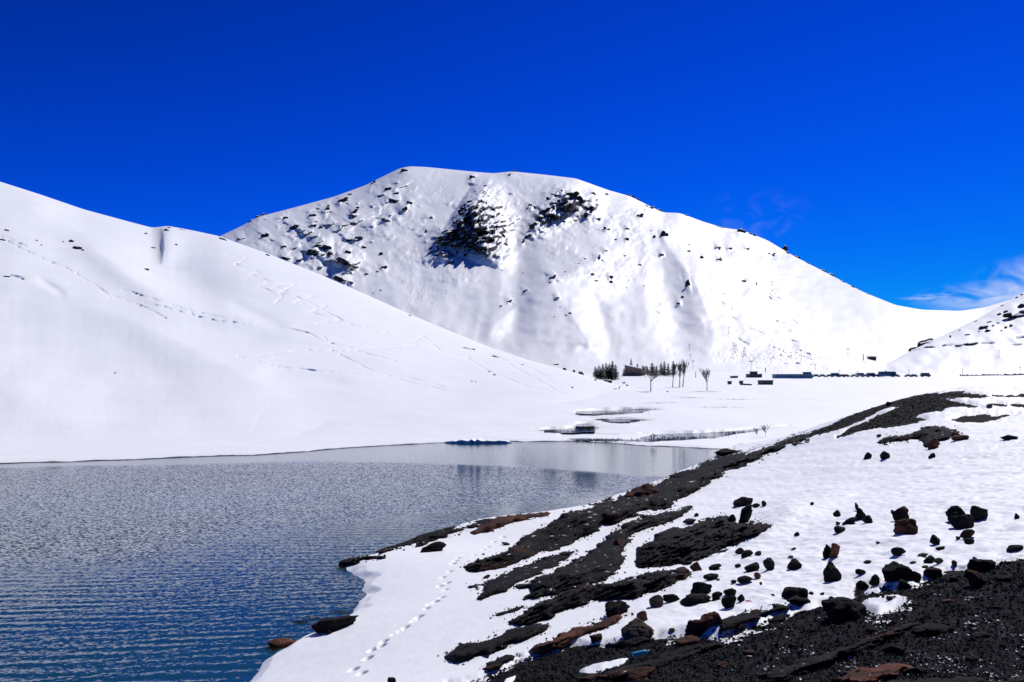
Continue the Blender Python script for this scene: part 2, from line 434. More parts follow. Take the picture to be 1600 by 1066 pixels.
shore = smooth_tab(ug, SHORE, 12)[:, None] + fbm(Xg * .05, Yg * .05, 3, 5) * 2.2
far = plain_z(DD)
Zg = np.minimum(far, 60)
ds = DD - shore
lip = np.clip(ds / 2.5, -1, 1) * .22 + np.clip(ds, 0, 60) * .016
wgt = np.clip((DD - shore) / 40.0, 0, 1); wgt = wgt * wgt * (3 - 2 * wgt)
Zg = lip * (1 - wgt) + np.maximum(Zg, .25) * wgt
Zg = np.where(ds < -2.5, -.22 + (ds + 2.5) * .12, Zg)
Zg = Zg + fbm(Xg * .03, Yg * .02, 4, 21) * .35 * np.clip(ds / 20, 0, 1)
Vg = V0 + (EYE - Zg) / DD * F
plain_surface = Surface(ug, Vg.copy(), DD)
Zg2 = Zg.copy()
for k, (poly, lab) in enumerate(zip(STREAMS, ('dark open pool below the steep snow edge on the plain', 'shallow meltwater pool with brown grass in the snow plain', 'long narrow stream curving through the snow to the lake', 'tiny meltwater puddle between the pools on the plain', 'small grey meltwater channel behind the pools'))):
    poly = [(a, b + (2.6 if b > np.mean([q[1] for q in poly]) else 0)) for a, b in poly]
    d = inside_fast(Ug, Vg, poly, 12) + fbm(Xg * .22, Yg * .22, 3, 40 + k) * 1.2
    ins = d > 0
    # the water stands level with the near edge; the far edge rises as a snow step
    zw = np.where(ins, Zg, 99).min(1); has = zw < 90
    if not has.any(): continue
    cols = np.arange(len(ug)); zw = np.interp(cols, cols[has], zw[has])
    zw = sum(np.interp(np.clip(cols + o, cols[has][0], cols[has][-1]), cols, zw) for o in range(-12, 13)) / 25 - .05
    zw = np.minimum(zw[:, None], 99) * np.ones_like(Zg)
    Zg2 = np.where(ins, np.minimum(Zg2, zw - .35), Zg2)
    Zg2 = np.where((d > -9) & ~ins & (Zg < zw + .35), np.minimum(Zg2, zw + .03 + np.clip(-d - 2, 0, 9) * .002), Zg2)
    ww = grid_mesh('stream' if k == 2 else 'meltwater_pool', Xg, Yg, zw, M['stream'], keep=d > -.6)
    tag(ww, lab, kind='structure')
tag(grid_mesh('snow_plain', Xg, Yg, Zg2, M['snow_plain'], keep=Zg2 > -2.0), 'flat white snow plain on the valley floor beyond the lake', kind='structure')

# ------------------------------------------------------------------ lake
lu = ucols(-500, 1330, 2.9, -20, 1330, 6)
lv = np.concatenate([np.geomspace(2200, 1090, 60), np.arange(1089, 684, -1.15)])
LD = F * EYE / (lv - V0)
LU, LDD = np.meshgrid(lu, LD, indexing='ij'); LV = V0 + EYE * F / LDD
LX, LY = (LU - U0) / F * LDD, LDD
near_edge = tab(LU, [(-500, 905), (0, 893), (200, 872), (350, 838), (500, 818), (650, 795), (800, 781), (950, 766), (1050, 750), (1330, 735)]) + fbm(LX * .12, LY * .12, 3, 9) * 10
far_edge = tab(LU, [(-500, 740), (0, 735), (300, 727), (500, 722), (620, 722), (800, 728), (950, 739), (1060, 748), (1330, 740)]) + fbm(LX * .05, LY * .05, 3, 13) * 4
wind = np.clip((near_edge + 12 - LV) / 55, 0, 1) * np.clip((LV - far_edge) / 7 + .3, 0, 1)
patch = .75 + .5 * fbm(LX * .04, LY * .06, 3, 31)
ruffle = .05 + wind * patch * 1.2 + np.clip((LV - near_edge) / 30, 0, 1) * .06 * (1 + .8 * fbm(LX * .1, LY * .16, 3, 77))
ruffle = np.clip(ruffle, .03, 1.3)
# long low ripples running to the near shore, real relief
LZ = np.zeros_like(LX)
wr = np.random.default_rng(3)
nearw = np.clip((LV - near_edge + 20) / 60, 0, 1)
for i in range(16):
    lam = wr.uniform(.34, .85); ang = radians(wr.normal(-4, 8)); ph = wr.uniform(0, 6.28)
    kx, ky = sin(ang) * 2 * pi / lam, cos(ang) * 2 * pi / lam
    loc = np.clip(.55 + .9 * noise2(LX * .09 + i * 7.3, LY * .12 - i * 3.1, 200 + i), 0, 1.3)
    LZ += loc * .0034 * lam * np.sin(kx * LX + ky * LY + ph + 1.2 * noise2(LX * .07, LY * .07, 300 + i))
LZ *= nearw
tag(grid_mesh('lake', LX, LY, LZ, M['water'], attrs={'ruffle': ruffle}), 'dark blue lake ruffled by wind with fine ripples', kind='structure')

# ------------------------------------------------------------------ left hill
def radial_terrain(ug, crest, base, Dbase, Dcrest, nrows, expo, back=.35, nback=24):
    vc = smooth_tab(ug, crest, 5)[:, None]; vb = blur_tab(ug, base, 40)[:, None]; vcb = blur_tab(ug, crest, 75)[:, None]
    Db = blur_tab(ug, Dbase, 40)[:, None]; Dc = blur_tab(ug, Dcrest, 90)[:, None]
    s = np.concatenate([np.linspace(0, 1, nrows) ** 1.15, 1 + np.linspace(0, back, nback + 1)[1:]])[None, :]
    g = np.where(s <= 1, 1 - np.abs(1 - s) ** expo, 1 - .9 * (s - 1) ** 1.6)
    V = vb + (vcb - vb) * g + (vc - vcb) * np.clip(g, 0, 1) ** 7; D = Db + (Dc - Db) * s
    return np.broadcast_to(ug[:, None], V.shape).copy(), V, D, np.broadcast_to(s, V.shape)

HILL_CREST = [(-700, 110), (-300, 200), (-100, 254), (0, 284), (60, 303), (130, 327), (200, 346), (238, 356), (262, 353), (300, 360), (342, 369), (420, 397), (500, 429), (560, 455), (640, 491), (700, 516), (760, 541), (820, 561), (870, 575), (915, 587), (955, 599), (1000, 609), (1060, 616)]
HILL_BASE = [(-700, 738), (-300, 731), (0, 726), (200, 720), (400, 712), (500, 705), (600, 697), (700, 683), (780, 665), (850, 643), (900, 628), (960, 615), (1000, 613), (1060, 617)]
hu = ucols(-700, 1040, 1.6, -20, 1040, 8)
hb_v = np.array([p[1] for p in HILL_BASE])
Dk = np.array([p[0] for p in PLAIN_V][1:]); vk = np.array([p[1] for p in PLAIN_V][1:])
HILL_DB = []
for (uu, vv) in HILL_BASE:
    HILL_DB.append((uu, F * EYE / (vv - V0) if vv > 696 else float(np.interp(-vv, -vk, Dk)) + 1.0))
HU, HV, HD, HS = radial_terrain(hu, HILL_CREST, HILL_BASE, HILL_DB, [(-700, 430), (0, 470), (250, 530), (340, 570), (640, 540), (800, 450), (900, 370), (960, 318), (1060, 300)], 250, 1.5)
env = np.clip(HS / .10, 0, 1) * np.where(HS < 1, np.clip((1 - HS) / .05, .15, 1), .15)
hd = np.zeros_like(HD)      # metres towards the viewer
hd += 13 * gauss_line(HU, HV, [(20, 296), (90, 335), (140, 385), (200, 430), (250, 468), (330, 490), (420, 508), (520, 530), (640, 562)], 22)
hd += 12 * gauss_line(HU, HV, [(-60, 410), (100, 462), (200, 500), (320, 560), (420, 615)], 45)
hd -= 26 * gauss_line(HU, HV, [(225, 375), (255, 405), (290, 440), (345, 470)], 36)
hd -= 12 * gauss_line(HU, HV, [(75, 322), (110, 345), (135, 365)], 20)
hd += 10 * gauss_line(HU, HV, [(330, 380), (430, 450), (540, 510), (700, 575)], 40)
hd -= 9 * gauss_line(HU, HV, [(360, 476), (390, 489), (415, 499), (445, 511)], 9)
hd -= 7 * gauss_line(HU, HV, [(410, 580), (450, 584), (485, 587), (540, 596)], 10)
hd -= 4.5 * gauss_line(HU, HV, [(60, 438), (80, 448), (100, 460)], 6)
hd += 8 * gauss_line(HU, HV, [(300, 560), (420, 560), (560, 590), (700, 625)], 35)
def crease(pts, a, w):
    d_, s_, t_ = seg_field(HU, HV, pts); return a * np.exp(-(np.sqrt(d_ * d_ + 9) - 3) / w) * np.sin(np.clip(t_, 0, 1) * pi) ** 1.6
hd += crease([(30, 296), (95, 338), (145, 386), (205, 432), (255, 466), (330, 488), (420, 505), (520, 527), (620, 548), (740, 590)], 16, 34)
hd += crease([(-80, 405), (60, 448), (170, 486), (270, 530), (360, 575), (430, 610), (480, 650)], 12, 50)
hd += crease([(300, 362), (380, 405), (470, 460), (560, 505), (680, 560), (800, 600)], 10, 40)
# wind-cut notch under the knoll on the ridge: shaded on its left
d, sg, t = seg_field(HU, HV, [(252, 346), (256, 368), (256, 390), (253, 415)])
sd = d * sg
hd += 22 * np.where(sd > 0, np.exp(-(d / 4.5) ** 1.2), np.exp(-(d / 30) ** 2)) * np.sin(np.clip(t, 0, 1) * pi) ** .8
hd += fbm(HU * .007, HV * .011, 2, 61) * 3.5 + fbm(HU * .05, HV * .07, 2, 62) * .18
def zigzag(a, b, n, amp, seed):
    r = random.Random(seed); out = []
    for i in range(n):
        t = i / (n - 1); s = 1 if i % 2 else -1
        out.append((a[0] + (b[0] - a[0]) * t + s * amp * r.uniform(.4, 1), a[1] + (b[1] - a[1]) * t + r.uniform(-3, 3)))
    return out
HILL_TRACKS = [[(0, 372), (45, 394), (75, 408), (112, 424)], [(120, 428), (150, 447), (166, 458), (172, 466)], [(172, 462), (215, 476), (240, 487), (260, 498)],
    [(190, 452), (240, 468), (300, 486), (350, 497), (420, 507), (480, 520), (506, 534)], [(225, 474), (262, 482), (300, 492)], [(296, 484), (302, 494), (340, 502), (390, 507)],
    zigzag((360, 395), (440, 470), 9, 18, 1), zigzag((440, 440), (520, 505), 9, 26, 2), [(430, 448), (490, 476), (540, 504), (600, 520)], zigzag((520, 500), (590, 520), 6, 16, 3),
    [(372, 556), (430, 573), (520, 583), (620, 587), (680, 600), (712, 612)], [(530, 554), (575, 576), (640, 598), (710, 612)], [(390, 557), (480, 547), (560, 550), (617, 564)],
    [(505, 525), (510, 535), (560, 545), (650, 540)], [(645, 535), (660, 525), (690, 550), (720, 556), (760, 566)], [(770, 552), (800, 572), (850, 600), (880, 616)], [(730, 560), (780, 588), (830, 606), (890, 618)], [(800, 560), (840, 582), (868, 600)],
    [(0, 368), (10, 372), (40, 384)], [(0, 428), (40, 436)]]
groove = np.zeros_like(HD)
for tr in HILL_TRACKS:
    tr2 = []
    for i in range(len(tr) - 1):
        for k in range(4):
            t = k / 4; tr2.append((tr[i][0] * (1 - t) + tr[i + 1][0] * t + random.uniform(-1.2, 1.2), tr[i][1] * (1 - t) + tr[i + 1][1] * t + random.uniform(-.8, .8)))
    tr2.append(tr[-1]); p = np.array(tr2)
    m = (HU > p[:, 0].min() - 8) & (HU < p[:, 0].max() + 8) & (HV > p[:, 1].min() - 8) & (HV < p[:, 1].max() + 8)
    if m.any():
        dd, _, _ = seg_field(HU[m], HV[m], tr2)
        g = np.exp(-(dd / 1.0) ** 2) * (.45 + .9 * np.clip(.5 + noise2(HU[m] * .08, HV[m] * .08, 71), 0, 1)); groove[m] = np.maximum(groove[m], g)
HD2 = HD - hd * .65 * env + groove * 2.0 * (HD / 400)
HX, HY, HZ = to_world(HU, HV, HD2)
foot = HS < .02
hill_surface = Surface(hu, HV, HD2)
# the foot runs on below the waterline and under the plain
HZ = np.where(HS == 0, HZ - .8, HZ)
tag(grid_mesh('hill', HX, HY, HZ, M['snow_hill']), 'smooth snow-covered hill on the left rising from the lake', kind='structure')

# ------------------------------------------------------------------ main mountain
FAR_M = [(406, 338, 15, 6, 20), (392, 346, 8, 4, 35), (583, 286, 10, 4, 35), (632, 267, 12, 6, 0), (375, 374, 12, 5, 0), (414, 369, 13, 9, 40), (446, 341, 8, 5, 0), (488, 337, 12, 5, 20), (509, 327, 16, 7, 40), (535, 314, 20, 6, 35), (547, 304, 8, 4, 0), (459, 356, 16, 7, 40), (472, 363, 10, 6, 20), (489, 353, 11, 5, 20), (501, 356, 6, 6, 45), (553, 332, 16, 4, 50), (558, 325, 7, 5, 0), (606, 296, 12, 6, 30), (619, 302, 9, 4, 0), (635, 291, 5, 3, 0), (640, 317, 9, 5, 0), (632, 327, 11, 5, 50), (603, 344, 14, 5, -20), (590, 341, 6, 4, 0), (551, 352, 6, 4, 0), (443, 386, 8, 5, 20), (503, 386, 28, 9, -5), (488, 395, 18, 11, 0), (502, 399, 10, 6, 0), (516, 398, 9, 10, 0), (543, 395, 10, 9, 0), (537, 408, 24, 8, -25), (553, 415, 14, 5, -35), (446, 405, 15, 8, 0), (467, 407, 9, 5, 0), (532, 437, 24, 8, -25), (548, 442, 8, 5, 0), (573, 429, 7, 6, 0), (549, 422, 4, 7, 0), (600, 418, 11, 5, 25), (589, 425, 5, 4, 0), (595, 398, 6, 8, 0), (583, 458, 4, 2, 0), (595, 454, 4, 3, 0), (569, 387, 7, 5, 0), (666, 363, 5, 8, 0), (721, 329, 12, 9, 50), (734, 316, 10, 6, 30), (726, 321, 7, 5, 40),
 (738, 277, 8, 9, 60), (795, 274, 8, 3, 30), (804, 268, 8, 3, 0), (758, 291, 5, 4, 40), (799, 303, 8, 3, 0), (770, 328, 8, 4, 0), (749, 329, 9, 4, 0), (754, 340, 6, 4, 0), (769, 365, 9, 13, 0), (751, 350, 6, 5, 0), (786, 369, 7, 7, 0), (790, 382, 7, 4, -20), (786, 358, 7, 4, -20), (796, 342, 4, 2, 0), (775, 420, 3, 2, 0), (784, 423, 3, 2, 0), (817, 427, 3, 2, 0), (782, 479, 5, 4, 20), (796, 471, 10, 3, 30), (821, 455, 9, 4, 40), (863, 434, 14, 5, 40), (859, 442, 6, 3, 30), (883, 425, 5, 3, 0), (925, 429, 7, 5, 0), (931, 439, 7, 3, 0), (954, 433, 8, 6, 0), (955, 441, 6, 5, -25), (934, 403, 12, 5, 35), (946, 392, 8, 3, 30), (914, 405, 4, 3, 0), (904, 412, 5, 2, 0), (979, 374, 8, 6, 0), (962, 375, 4, 4, 0), (976, 400, 5, 3, 0), (1000, 414, 6, 3, 0), (1034, 398, 8, 3, 0), (1038, 367, 12, 12, 0), (1022, 371, 5, 7, 0), (1017, 361, 3, 3, 0), (948, 358, 10, 6, -20), (980, 358, 8, 4, 0), (933, 342, 12, 3, 0), (1075, 445, 8, 16, 0), (1067, 465, 6, 5, 0), (1061, 474, 8, 4, 0), (1076, 393, 6, 4, 0), (1076, 382, 5, 2, 0), (1096, 403, 6, 7, 0), (1124, 406, 9, 4, 0), (1122, 387, 9, 3, 0), (891, 490, 5, 5, 20), (885, 493, 4, 3, 0), (867, 495, 4, 2, 0), (875, 480, 3, 2, 0), (870, 465, 8, 2, 10), (979, 450, 3, 2, 0), (1006, 447, 4, 2, 0), (985, 307, 14, 5, -20), (998, 313, 8, 4, -20), (1015, 324, 14, 6, -10), (1031, 330, 10, 5, -20), (1000, 337, 12, 6, 20), (1072, 337, 7, 3, 0), (1126, 355, 12, 4, -10),
 (893, 306, 24, 12, 25), (906, 311, 9, 13, 60), (927, 303, 9, 5, 0), (880, 312, 15, 10, 45), (851, 332, 22, 11, 40), (862, 325, 12, 7, 35), (922, 327, 13, 9, 60), (915, 336, 9, 6, 50), (833, 353, 14, 8, 55), (842, 343, 12, 6, 45), (825, 370, 13, 6, 40), (816, 378, 12, 4, 50), (870, 338, 8, 6, 0), (881, 347, 6, 4, 0), (899, 345, 6, 4, 0), (857, 312, 6, 10, 45), (828, 321, 8, 5, 50), (824, 326, 5, 4, 40), (948, 304, 6, 4, 0), (890, 322, 10, 6, 45),
 (1158, 362, 14, 8, 0), (1175, 367, 12, 4, -20), (1167, 389, 8, 4, 0), (1206, 398, 10, 6, 0), (1122, 386, 8, 2, 0), (1140, 388, 9, 3, 0), (1126, 404, 4, 4, 0), (1227, 389, 8, 8, -30), (1231, 396, 8, 5, -20), (1245, 402, 10, 5, -20), (1261, 411, 8, 3, -35), (1286, 423, 8, 5, -30), (1300, 431, 14, 4, -30), (1316, 440, 7, 3, -30), (1333, 449, 7, 3, -30), (1342, 453, 5, 2, -30), (1357, 460, 6, 3, -25), (1182, 445, 2, 8, 0), (1163, 440, 6, 7, 0)]
MT_CREST = [(150, 440), (250, 405), (342, 370), (380, 352), (403, 339), (415, 336), (450, 327), (520, 308), (570, 290), (600, 275), (625, 263), (640, 260), (665, 261), (735, 268), (770, 271), (800, 268), (850, 273), (900, 279), (950, 297), (985, 307), (1015, 322), (1035, 332), (1062, 333), (1100, 347), (1130, 356), (1160, 360), (1200, 376), (1240, 400), (1300, 431), (1350, 457), (1400, 477), (1440, 484), (1500, 486), (1540, 480), (1600, 462), (1700, 420), (1900, 350), (2300, 300)]
mu = ucols(150, 2300, 1.6, 330, 1620, 10)
MU, MV, MD, MS = radial_terrain(mu, MT_CREST, [(150, 590), (2300, 590)], [(150, 570), (960, 570), (1430, 590), (2300, 620)], [(150, 1500), (350, 1550), (640, 2100), (900, 2000), (1170, 1700), (1430, 1900), (2300, 2100)], 230, 1.55)
envm = np.clip(MS / .12, 0, 1) * np.where(MS < 1, np.clip((1 - MS) / .06, .12, 1), .12)
md = np.zeros_like(MD)
def ml(a, pts, w): return a * gauss_line(MU, MV, pts, w)
md += ml(-85, [(790, 325), (812, 400), (808, 470), (795, 540)], 24)
md += ml(-30, [(690, 285), (665, 340), (640, 400), (660, 460)], 34)
md += ml(85, [(960, 395), (900, 440), (850, 480), (865, 530), (900, 580)], 62)
md += ml(20, [(972, 385), (905, 418), (835, 458), (780, 490)], 13)
md += ml(-55, [(1028, 395), (1040, 450), (1055, 500), (1066, 560)], 22)
md += ml(50, [(1010, 340), (1090, 420), (1110, 480)], 35)
md += ml(70, [(1160, 362), (1200, 420), (1250, 480), (1330, 550)], 55)
md += ml(-95, [(1335, 475), (1385, 520), (1412, 560)], 32)
md += ml(-40, [(930, 470), (945, 520), (960, 575)], 14)
md += ml(30, [(1190, 380), (1120, 430), (1130, 520)], 30)
def mcrease(pts, a, w):
    d_, s_, t_ = seg_field(MU, MV, pts); return a * np.exp(-(np.sqrt(d_ * d_ + 2) - 1.4) / w) * np.sin(np.clip(t_, 0, 1) * pi) ** 1.2
md += mcrease([(985, 375), (930, 405), (870, 438), (820, 470), (775, 505), (745, 545)], 75, 26)
md += mcrease([(1150, 355), (1185, 410), (1225, 455), (1280, 510), (1350, 570)], 80, 30)
md += mcrease([(1005, 325), (1045, 385), (1085, 440), (1110, 500), (1120, 570)], 38, 22)
md += mcrease([(860, 440), (890, 490), (925, 540), (950, 590)], 40, 26)
md += mcrease([(660, 255), (590, 310), (530, 355), (460, 410)], 60, 18)
md += mcrease([(765, 268), (775, 330), (790, 385), (770, 440)], 45, 16)
md += mcrease([(1290, 425), (1330, 480), (1370, 530), (1390, 575)], 45, 24)
md += ml(30, [(640, 262), (560, 330), (470, 400)], 22)
md += ml(26, [(590, 345), (545, 400), (520, 430)], 18)
for (a, b, w, am) in (((560, 296), (430, 372), 9, 24), ((600, 290), (470, 372), 8, 26), ((630, 290), (530, 366), 8, 20), ((660, 300), (590, 372), 9, 18)):
    md += ml(am, [a, b], w)
md_fin = np.zeros_like(md); md_soft = md.copy()
def fin(crest, amp, wl, wr_, jag=0, seed=0, tfun=lambda t: 1, ex=1.3):
    d, sg, t = seg_field(MU, MV, crest); j = 1 + jag * (1.1 * (.45 - np.abs(fbm((MU + MV) * .05, (MU - MV) * .022, 3, seed))) + .6 * fbm(MU * .09, MV * .12, 4, seed + 1))
    return amp * np.where(sg > 0, np.clip(1 - d / wl, 0, 1) ** ex, np.clip(1 - d / wr_, 0, 1) ** 1.6) * j * tfun(t) * (np.clip(np.sin(np.clip(t, 0, 1) * pi) * 1.7, 0, 1) if tfun(.5) == 1 else 1)
tri = lambda t: np.clip(t / .18, 0, 1) * np.clip((1 - t) / .82, 0, 1)
# the dark central buttress and the broken band right of it: sharp fins, shaded on the left
md_fin += fin([(722, 312), (740, 324), (752, 345), (757, 368), (757, 392), (750, 412)], 300, 96, 70, .3, 81, tri, 1.0)
md_fin += fin([(690, 350), (686, 380), (694, 412)], 50, 34, 40, .3, 82)
md_fin += fin([(900, 294), (872, 322), (848, 348), (826, 382)], 120, 40, 36, .5, 83, tri)
md_fin += fin([(925, 300), (920, 328), (905, 345)], 80, 34, 30, .5, 84, tri)
md_fin += fin([(905, 300), (890, 330)], 45, 22, 18, .5, 86)
md_fin += fin([(742, 266), (738, 280), (736, 290)], 26, 11, 20, .4, 85)
md_fin += fin([(520, 382), (535, 402), (556, 420)], 30, 30, 20, .5, 87)
md = md_soft + md_fin
for (u_, v_, w_, h_, a_) in FAR_M:
    if w_ >= 8 and not (650 < u_ < 762 and 318 < v_ < 420):
        ca_, sa_ = cos(radians(a_ + 12)) * w_ * .75, sin(radians(a_ + 12)) * w_ * .75
        m_ = (np.abs(MU - u_) < 45) & (np.abs(MV - v_) < 45); fU, fV = MU[m_], MV[m_]
        d_, sg_, t_ = seg_field(fU, fV, [(u_ + ca_, v_ - sa_), (u_ + ca_ * .4, v_ - sa_ * .5), (u_ - ca_ * .4, v_ + sa_ * .3), (u_ - ca_, v_ + sa_)])
        low = (fV - v_) * .9 - (fU - u_) * .5 > 0
        md_fin[m_] += w_ * 1.5 * np.where(low, np.clip(1 - d_ / (h_ * 1.1 + 3), 0, 1), np.clip(1 - d_ / (h_ * 2 + 8), 0, 1) ** 1.5) * np.sin(np.clip(t_, .04, .96) * pi)
md = md_soft + md_fin
md_smooth = md - md_fin
md = md_smooth * .5 + md_fin
# scattered small rock steps give the face its broken texture
rid = .5 - np.abs(noise2(MU * .028 + .6 * noise2(MU * .02, MV * .02, 97), MV * .007, 98))
md += rid * 4 * np.clip(1 - MS * .5, 0, 1)
qd = (MV * .85 + MU * .50) / 17 + .9 * fbm(MU * .018, MV * .03, 3, 150)
fq = qd - np.floor(qd)
def zone(cx, cy, rx, ry): return np.exp(-((MU - cx) / rx) ** 2 - ((MV - cy) / ry) ** 2)
zmask = np.clip(1.25 * zone(500, 345, 95, 40) + 1.1 * zone(520, 405, 60, 32) + .9 * zone(610, 310, 50, 35) + 1.2 * zone(875, 328, 62, 34) + 1.0 * zone(715, 360, 55, 48) + .6 * zone(1010, 335, 50, 25) + .45 * zone(950, 410, 70, 30) + .5 * zone(1190, 385, 60, 22) + .4 * zone(780, 350, 40, 40), 0, 1.2)
zmask *= np.clip(1.5 * fbm(MU * .035 - MV * .02, MV * .05, 3, 151) + .25, 0, 1)
saw_m = np.where(fq < .8, fq / .8, (1 - fq) / .2)
md += saw_m * 22 * zmask
md += (.4 - np.abs(fbm(MU * .06 + MV * .05, MV * .10 - MU * .03, 3, 152))) * 9 * zmask
cliff_at = zmask * np.clip((fq - .72) / .08, 0, 1)
stepm = np.clip(fbm(MU * .012, MV * .016, 3, 90) * 1.2 + .1, 0, 1)
md += fbm(MU * .014, MV * .022, 3, 91) * 11 + fbm(MU * .07, MV * .10, 4, 92, .6) * 5 * (.15 + stepm * (MV < 440))
# ploughed-up, skied-out patches
for (cx, cy, rx, ry) in ((690, 290, 22, 32), (650, 458, 26, 22), (1205, 440, 30, 55), (1160, 560, 60, 22), (1250, 560, 70, 22)):
    e = np.exp(-((MU - cx) / rx) ** 2 - ((MV - cy) / ry) ** 2)
    md += e * noise2(MU * .42, MV * .55, 95) * 5
MT_TRACKS = [[(1178, 385), (1190, 400), (1195, 430), (1200, 462), (1220, 485), (1250, 510), (1290, 542), (1325, 554)], [(1165, 420), (1215, 415), (1235, 405)], [(1180, 425), (1240, 432), (1270, 440), (1300, 456), (1330, 466)], [(1300, 460), (1340, 445)],
    [(1380, 482), (1410, 489), (1440, 490)], [(1340, 488), (1352, 484)], [(1110, 465), (1135, 460)], [(905, 345), (960, 340), (1000, 330)], zigzag((1195, 400), (1215, 480), 12, 10, 11), zigzag((1160, 500), (1230, 560), 10, 18, 12), zigzag((1220, 500), (1280, 575), 10, 20, 13), zigzag((1130, 470), (1160, 540), 8, 10, 14),
    [(1180, 575), (1230, 568), (1300, 572), (1360, 566)], [(1400, 560), (1450, 548), (1500, 545)], [(610, 345), (640, 341), (665, 342)], [(600, 445), (640, 441)], [(735, 300), (790, 305)], zigzag((1020, 470), (1050, 555), 12, 9, 15)]
mgro = np.zeros_like(MD)
for tr in MT_TRACKS:
    p = np.array(tr); m = (MU > p[:, 0].min() - 6) & (MU < p[:, 0].max() + 6) & (MV > p[:, 1].min() - 6) & (MV < p[:, 1].max() + 6)
    dd, _, _ = seg_field(MU[m], MV[m], tr)
    mgro[m] = np.maximum(mgro[m], np.exp(-(dd / 1.2) ** 2) * np.clip(.55 + noise2(MU[m] * .1, MV[m] * .1, 72), 0, 1))
MD2 = MD - md * envm + mgro * 6
MX, MY, MZ = to_world(MU, MV, MD2)
mountain_surface = Surface(mu, MV, MD2)
MZ = np.where(MS == 0, MZ - 4, MZ)
tag(grid_mesh('mountain', MX, MY, MZ, M['snow_mountain'], attrs={'cliff': np.clip(np.maximum(md_fin / 45 - .15, cliff_at * 1.6), 0, 1)}), 'broad snow-covered mountain with dark rock bands under the blue sky', kind='structure')

# ------------------------------------------------------------------ right hill
ru = ucols(1385, 2400, 2.0, 1385, 1640, 8)
RU, RV, RD, RS = radial_terrain(ru, [(1385, 573), (1405, 558), (1425, 548), (1445, 538), (1480, 521), (1530, 497), (1570, 474), (1600, 456), (1700, 405), (2400, 200)], [(1385, 584), (1440, 587), (1500, 589), (1600, 589), (2400, 592)], [(1385, 560), (1440, 520), (1600, 500), (2400, 480)], [(1385, 600), (1430, 680), (1600, 820), (2400, 900)], 110, 1.4)
rd = fbm(RU * .03, RV * .05, 2, 101) * 4 * np.clip(RS / .15, 0, 1) * np.where(RS < 1, np.clip((1 - RS) / .08, .1, 1), .1)
RD2 = RD - rd
RX, RY, RZ = to_world(RU, RV, RD2)
right_surface = Surface(ru, RV, RD2)
RZ = np.where(RS == 0, RZ - 2, RZ)
tag(grid_mesh('hill', RX, RY, RZ, M['snow_right']), 'snowy hillside on the right with dark rock ledges', kind='structure')

# ------------------------------------------------------------------ near bank
def PT(u, v, D): x, y, z = to_world(u, v, D); return (x, y, z)
ctrl = []
for (u, v) in [(395, 1066), (425, 1020), (500, 985), (556, 955), (566, 925), (530, 882), (600, 862), (680, 833), (760, 812), (860, 801), (950, 779), (1000, 762), (1045, 746), (1095, 725), (1130, 705), (1165, 697)]:
    D = F * EYE / (v - V0); x = (u - U0) / F * D; ctrl.append((x, D, 0.05)); ctrl.append((x - 3.0, D + .8, -.75)); ctrl.append((x - 8, D + 3, -2.0))
ctrl += [PT(1600, 1066, 8), PT(1200, 1066, 10.4), PT(800, 1066, 15.2), PT(600, 1066, 18.4), PT(1600, 880, 17), PT(1300, 945, 16.5), PT(1000, 992, 17), PT(800, 935, 25.5),
    PT(1600, 750, 35), PT(1400, 800, 30), PT(1200, 850, 29), PT(1000, 880, 30.5), PT(800, 852, 41), PT(1600, 650, 60), PT(1440, 617, 72), PT(1320, 652, 78), PT(1240, 684, 90), PT(1100, 745, 62),
    PT(1600, 616, 92), PT(1250, 760, 50), PT(1100, 800, 45), PT(1520, 690, 50), PT(1300, 700, 62),
    (0, 0, 6.85), (6, 0, 7.2), (-6, 0, 6.0), (0, -8, 7.6), (12, 6, 6.6), (-12, 4, 3.0), (-8, 12, 2.0), (-14, 16, -.8), (-30, 5, -2), (60, 118, 5.0), (78, 150, 0.6), (50, 140, .2), (110, 150, 1.0), (120, 100, 8.5), (90, 60, 8.6), (60, 20, 8.6), (30, -5, 8.0), (46, 124, -.2)]
ctrl = np.array(ctrl)
def tps_fit(p, lam=.02):
    n = len(p); s = 10.0; xy = p[:, :2] / s
    r2 = ((xy[:, None] - xy[None]) ** 2).sum(-1); K = .5 * r2 * np.log(r2 + 1e-12) + lam * np.eye(n)
    P = np.c_[np.ones(n), xy]; A = np.block([[K, P], [P.T, np.zeros((3, 3))]])
    w = np.linalg.solve(A, np.r_[p[:, 2], 0, 0, 0])
    def ev(x, y):
        x = x / s; y = y / s; out = w[n] + w[n + 1] * x + w[n + 2] * y
        for i in range(n):
            r2 = (x - xy[i, 0]) ** 2 + (y - xy[i, 1]) ** 2
            out = out + w[i] * .5 * r2 * np.log(r2 + 1e-12)
        return out
    return ev
bank_z = tps_fit(ctrl)
bu = ucols(300, 2600, 2.4, 380, 1625, 9)
bD = np.concatenate([np.geomspace(3.2, 17, 190), np.geomspace(17.1, 46, 420), np.geomspace(46.4, 165, 200)])
BU, BD = np.meshgrid(bu, bD, indexing='ij'); BX, BY = (BU - U0) / F * BD, BD
BZ = bank_z(BX, BY)
BV = V0 + (EYE - BZ) / BD * F
bank_surface = Surface(bu, BV, BD)

